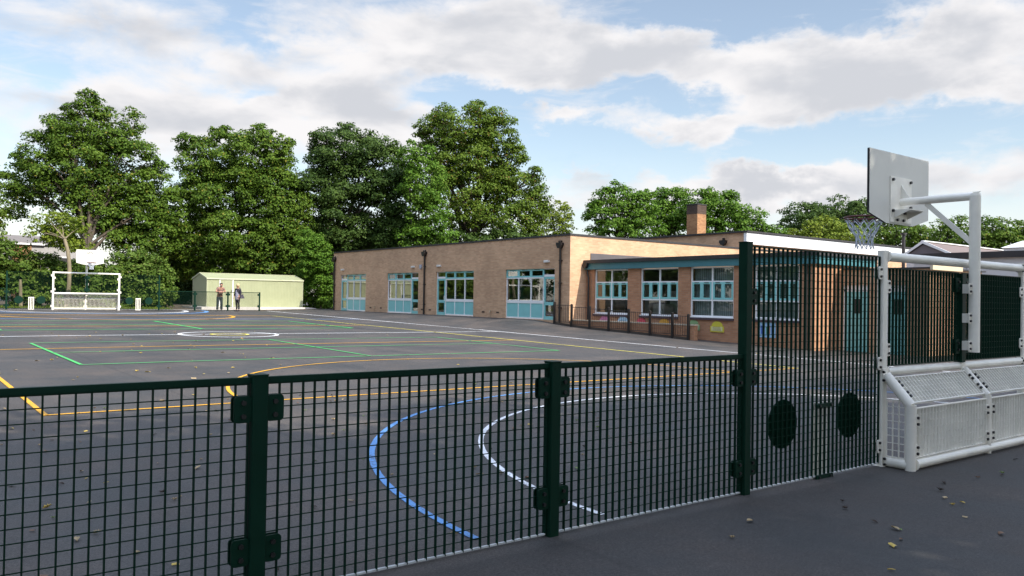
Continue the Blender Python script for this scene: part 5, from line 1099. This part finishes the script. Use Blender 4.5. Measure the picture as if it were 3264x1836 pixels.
def man():
    x, y = 17.0, 51.27; z = G(17.0, 51.2)-.01; g = Rig(x, y, z, R(-92)); root = thing('person', (x, y, z), 'person in a mauve short sleeved shirt and grey trousers leaning on the fence rail', 'person')
    V, E, Q = [], [], []
    hip = chain(V, E, Q, [(g(0, -.02, .93), (.13, .11))])
    ch = chain(V, E, Q, [(g(0, .05, 1.13), (.145, .105)), (g(0, .13, 1.32), (.155, .11)), (g(0, .19, 1.43), (.10, .085)), (g(0, .235, 1.50), (.055, .06)), (g(0, .29, 1.56), (.072, .085)), (g(0, .295, 1.635), (.078, .092)), (g(0, .285, 1.69), (.055, .065))], hip)
    chest = 3
    wr = {}
    for s in (-1, 1):
        chain(V, E, Q, [(g(.17*s, .16, 1.40), (.065, .065)), (g(.285*s, .20, 1.19), (.048, .048)), (g(.27*s, .25, 1.165), (.045, .045)), (g(.07*s, .34, 1.19), (.034, .03)), (g(-.02*s, .355, 1.185+.02*s), (.040, .022))], chest)
        chain(V, E, Q, [(g(.10*s, -.02, .86), (.095, .10)), (g(.115*s, .0, .50), (.062, .065)), (g(.12*s, -.04, .28), (.058, .06)), (g(.125*s, -.03, .075), (.042, .045)), (g(.14*s, .05, .035), (.045, .035)), (g(.15*s, .12, .028), (.035, .028))], hip)
    roots = [0]
    for s in (-1, 1): fingers(V, E, Q, roots, g(.03*s, .347, 1.19+.02*s), -g.r*s, g.f, Vector((0, 0, 1)))
    skin_obj('body', V, E, Q, SKIN, root, roots)
    sh = mat('mauve_shirt', (.22, .125, .115), .85, .12, 9); V, E, Q = [], [], []
    chain(V, E, Q, [(g(0, -.01, .93), (.165, .135)), (g(0, .05, 1.12), (.172, .13)), (g(0, .13, 1.31), (.178, .135)), (g(0, .19, 1.43), (.115, .10)), (g(0, .215, 1.465), (.07, .075))])
    for s in (-1, 1): chain(V, E, Q, [(g(.175*s, .16, 1.40), (.085, .085)), (g(.25*s, .185, 1.27), (.072, .072))], 2)
    skin_obj('shirt', V, E, Q, sh, root)
    tr = mat('grey_trousers', (.042, .052, .058), .85, .35, 14); V, E, Q = [], [], []
    chain(V, E, Q, [(g(0, -.02, .98), (.15, .125)), (g(0, -.02, .89), (.15, .13))])
    for s in (-1, 1): chain(V, E, Q, [(g(.10*s, -.02, .80), (.105, .11)), (g(.115*s, .0, .50), (.082, .085)), (g(.12*s, -.03, .25), (.075, .078)), (g(.125*s, -.02, .07), (.078, .085))], 1)
    skin_obj('trousers', V, E, Q, tr, root)
    sm = mat('dark_shoe', (.02, .018, .017), .5, .2); V, E, Q = [], [], []; roots = []
    for s in (-1, 1): roots.append(len(V)); chain(V, E, Q, [(g(.125*s, -.06, .045), (.045, .045)), (g(.14*s, .04, .045), (.048, .042)), (g(.155*s, .15, .035), (.04, .032))])
    skin_obj('shoes', V, E, Q, sm, root, roots)
    hr = mat('short_dark_hair', (.028, .02, .015), .8, .3, 40); m = MB(); c = g(0, .275, 1.665); m.sphere(c, .092, 14, 8, (1, 1, .82)); m.build('hair', hr, root)
    face(root, g, g(0, .30, 1.605), (g.f*.97 + Vector((0, 0, -.22))).normalized(), g.r)
    m = MB(); a = g(0, -.02, .965)
    m.tube([a + g.r*.158*math.cos(t) + g.f*.135*math.sin(t) for t in [2*math.pi*k/20 for k in range(21)]], .018, 6, False); m.build('belt', sm, root)
man()
def woman():
    x, y = 17.86, 50.52; z = G(x, y)+.005; g = Rig(x, y, z, R(-150)); root = thing('person', (x, y, z), 'fair haired person in a dark jacket and patterned tunic with a shoulder bag', 'person')
    V, E, Q = [], [], []
    hip = chain(V, E, Q, [(g(0, 0, .90), (.13, .11))])
    chain(V, E, Q, [(g(0, .0, 1.10), (.115, .095)), (g(0, .015, 1.28), (.135, .10)), (g(0, .01, 1.39), (.085, .07)), (g(0, .015, 1.46), (.048, .05)), (g(-.01, .045, 1.525), (.066, .078)), (g(-.01, .045, 1.60), (.072, .085)), (g(-.01, .035, 1.645), (.05, .06))], hip)
    for s in (-1, 1):
        chain(V, E, Q, [(g(.155*s, .0, 1.36), (.055, .055)), (g(.205*s, -.03, 1.10), (.042, .042)), (g(.19*s, .10, .92), (.032, .032)), (g(.175*s, .15, .865), (.036, .022))], 2)
        chain(V, E, Q, [(g(.085*s, .0, .82), (.085, .09)), (g(.085*s, .015, .48), (.055, .058)), (g(.085*s, -.03, .27), (.05, .055)), (g(.085*s, -.03, .075), (.034, .038)), (g(.095*s, .05, .035), (.038, .03)), (g(.10*s, .115, .026), (.03, .024))], 0)
    roots = [0]
    for s in (-1, 1): fingers(V, E, Q, roots, g(.18*s, .135, .885), (g.f*.55+Vector((0, 0, -.85))), g.f, g.r*s)
    skin_obj('body', V, E, Q, SKIN, root, roots)
    jk = mat('dark_jacket', (.022, .020, .032), .85, .3, 12); V, E, Q = [], [], []
    chain(V, E, Q, [(g(0, -.01, .80), (.185, .155)), (g(0, -.01, .95), (.165, .14)), (g(0, .0, 1.12), (.145, .12)), (g(0, .01, 1.29), (.16, .12)), (g(0, .01, 1.39), (.10, .085))])
    for s in (-1, 1): chain(V, E, Q, [(g(.165*s, .0, 1.355), (.072, .072)), (g(.215*s, -.03, 1.10), (.058, .058)), (g(.195*s, .09, .94), (.05, .05))], 3)
    skin_obj('jacket', V, E, Q, jk, root)
    tu = mat('patterned_tunic', (.20, .20, .26), .85, .75, 17); V, E, Q = [], [], []
    chain(V, E, Q, [(g(0, .01, .66), (.195, .165)), (g(0, .01, .82), (.175, .15)), (g(0, .045, 1.0), (.14, .12)), (g(0, .055, 1.2), (.13, .10)), (g(0, .045, 1.36), (.08, .06))]); skin_obj('tunic', V, E, Q, tu, root)
    lg = mat('black_leggings', (.020, .018, .022), .8, .2); V, E, Q = [], [], []; roots = []
    for s in (-1, 1): roots.append(len(V)); chain(V, E, Q, [(g(.08*s, 0, .78), (.095, .095)), (g(.085*s, .012, .48), (.062, .065)), (g(.085*s, -.025, .27), (.058, .062)), (g(.085*s, -.03, .09), (.042, .045))])
    skin_obj('leggings', V, E, Q, lg, root, roots)
    V, E, Q = [], [], []; roots = []
    for s in (-1, 1): roots.append(len(V)); chain(V, E, Q, [(g(.087*s, -.06, .05), (.052, .05)), (g(.095*s, .04, .045), (.056, .044)), (g(.10*s, .15, .036), (.046, .034))])
    skin_obj('shoes', V, E, Q, lg, root, roots)
    hr = mat('fair_hair', (.50, .40, .22), .7, .2, 40); m = MB(); c = g(-.01, .02, 1.60); m.sphere(c, .112, 16, 10, (1, 1, 1.02)); m.sphere(g(-.01, -.03, 1.52), .088, 12, 8, (1, 1, 1.0)); m.build('hair', hr, root)
    face(root, g, g(-.01, .065, 1.575), (g.f*.9 - g.r*.2).normalized(), g.r)
    # shoulder bag on the far hip: hangs from the shoulder, a thing of its own
    b = thing('shoulder_bag', tuple(g(-.26, -.10, .78)), 'dark patterned shoulder bag hanging at the fair haired person\'s hip', 'bag')
    bm_ = mat('bag_cloth', (.05, .045, .06), .8, .7, 15); m = MB(); c = g(-.25, -.08, .92); ax = Matrix((g.f, g.r, Vector((0, 0, 1)))).transposed()
    P = [(-.17, -.13), (.17, -.13), (.10, .10), (-.08, .12)]
    vs = [c + g.f*p + g.r*(s*.06*(1.2 if q < 0 else .4)) + Vector((0, 0, q)) for s in (-1, 1) for p, q in P]; m.add(vs, [(0, 1, 2, 3), (7, 6, 5, 4), (0, 4, 5, 1), (1, 5, 6, 2), (2, 6, 7, 3), (3, 7, 4, 0)]); m.build('pouch', bm_, b)
    m = MB(); m.tube([c + g.f*.13 + Vector((0, 0, .12)), g(-.235, .03, 1.25), g(-.17, .02, 1.44), g(-.14, -.02, 1.46), g(-.22, -.07, 1.2), c - g.f*.10 + Vector((0, 0, .13))], .010, 6, False); m.build('strap', jk, b)
woman()
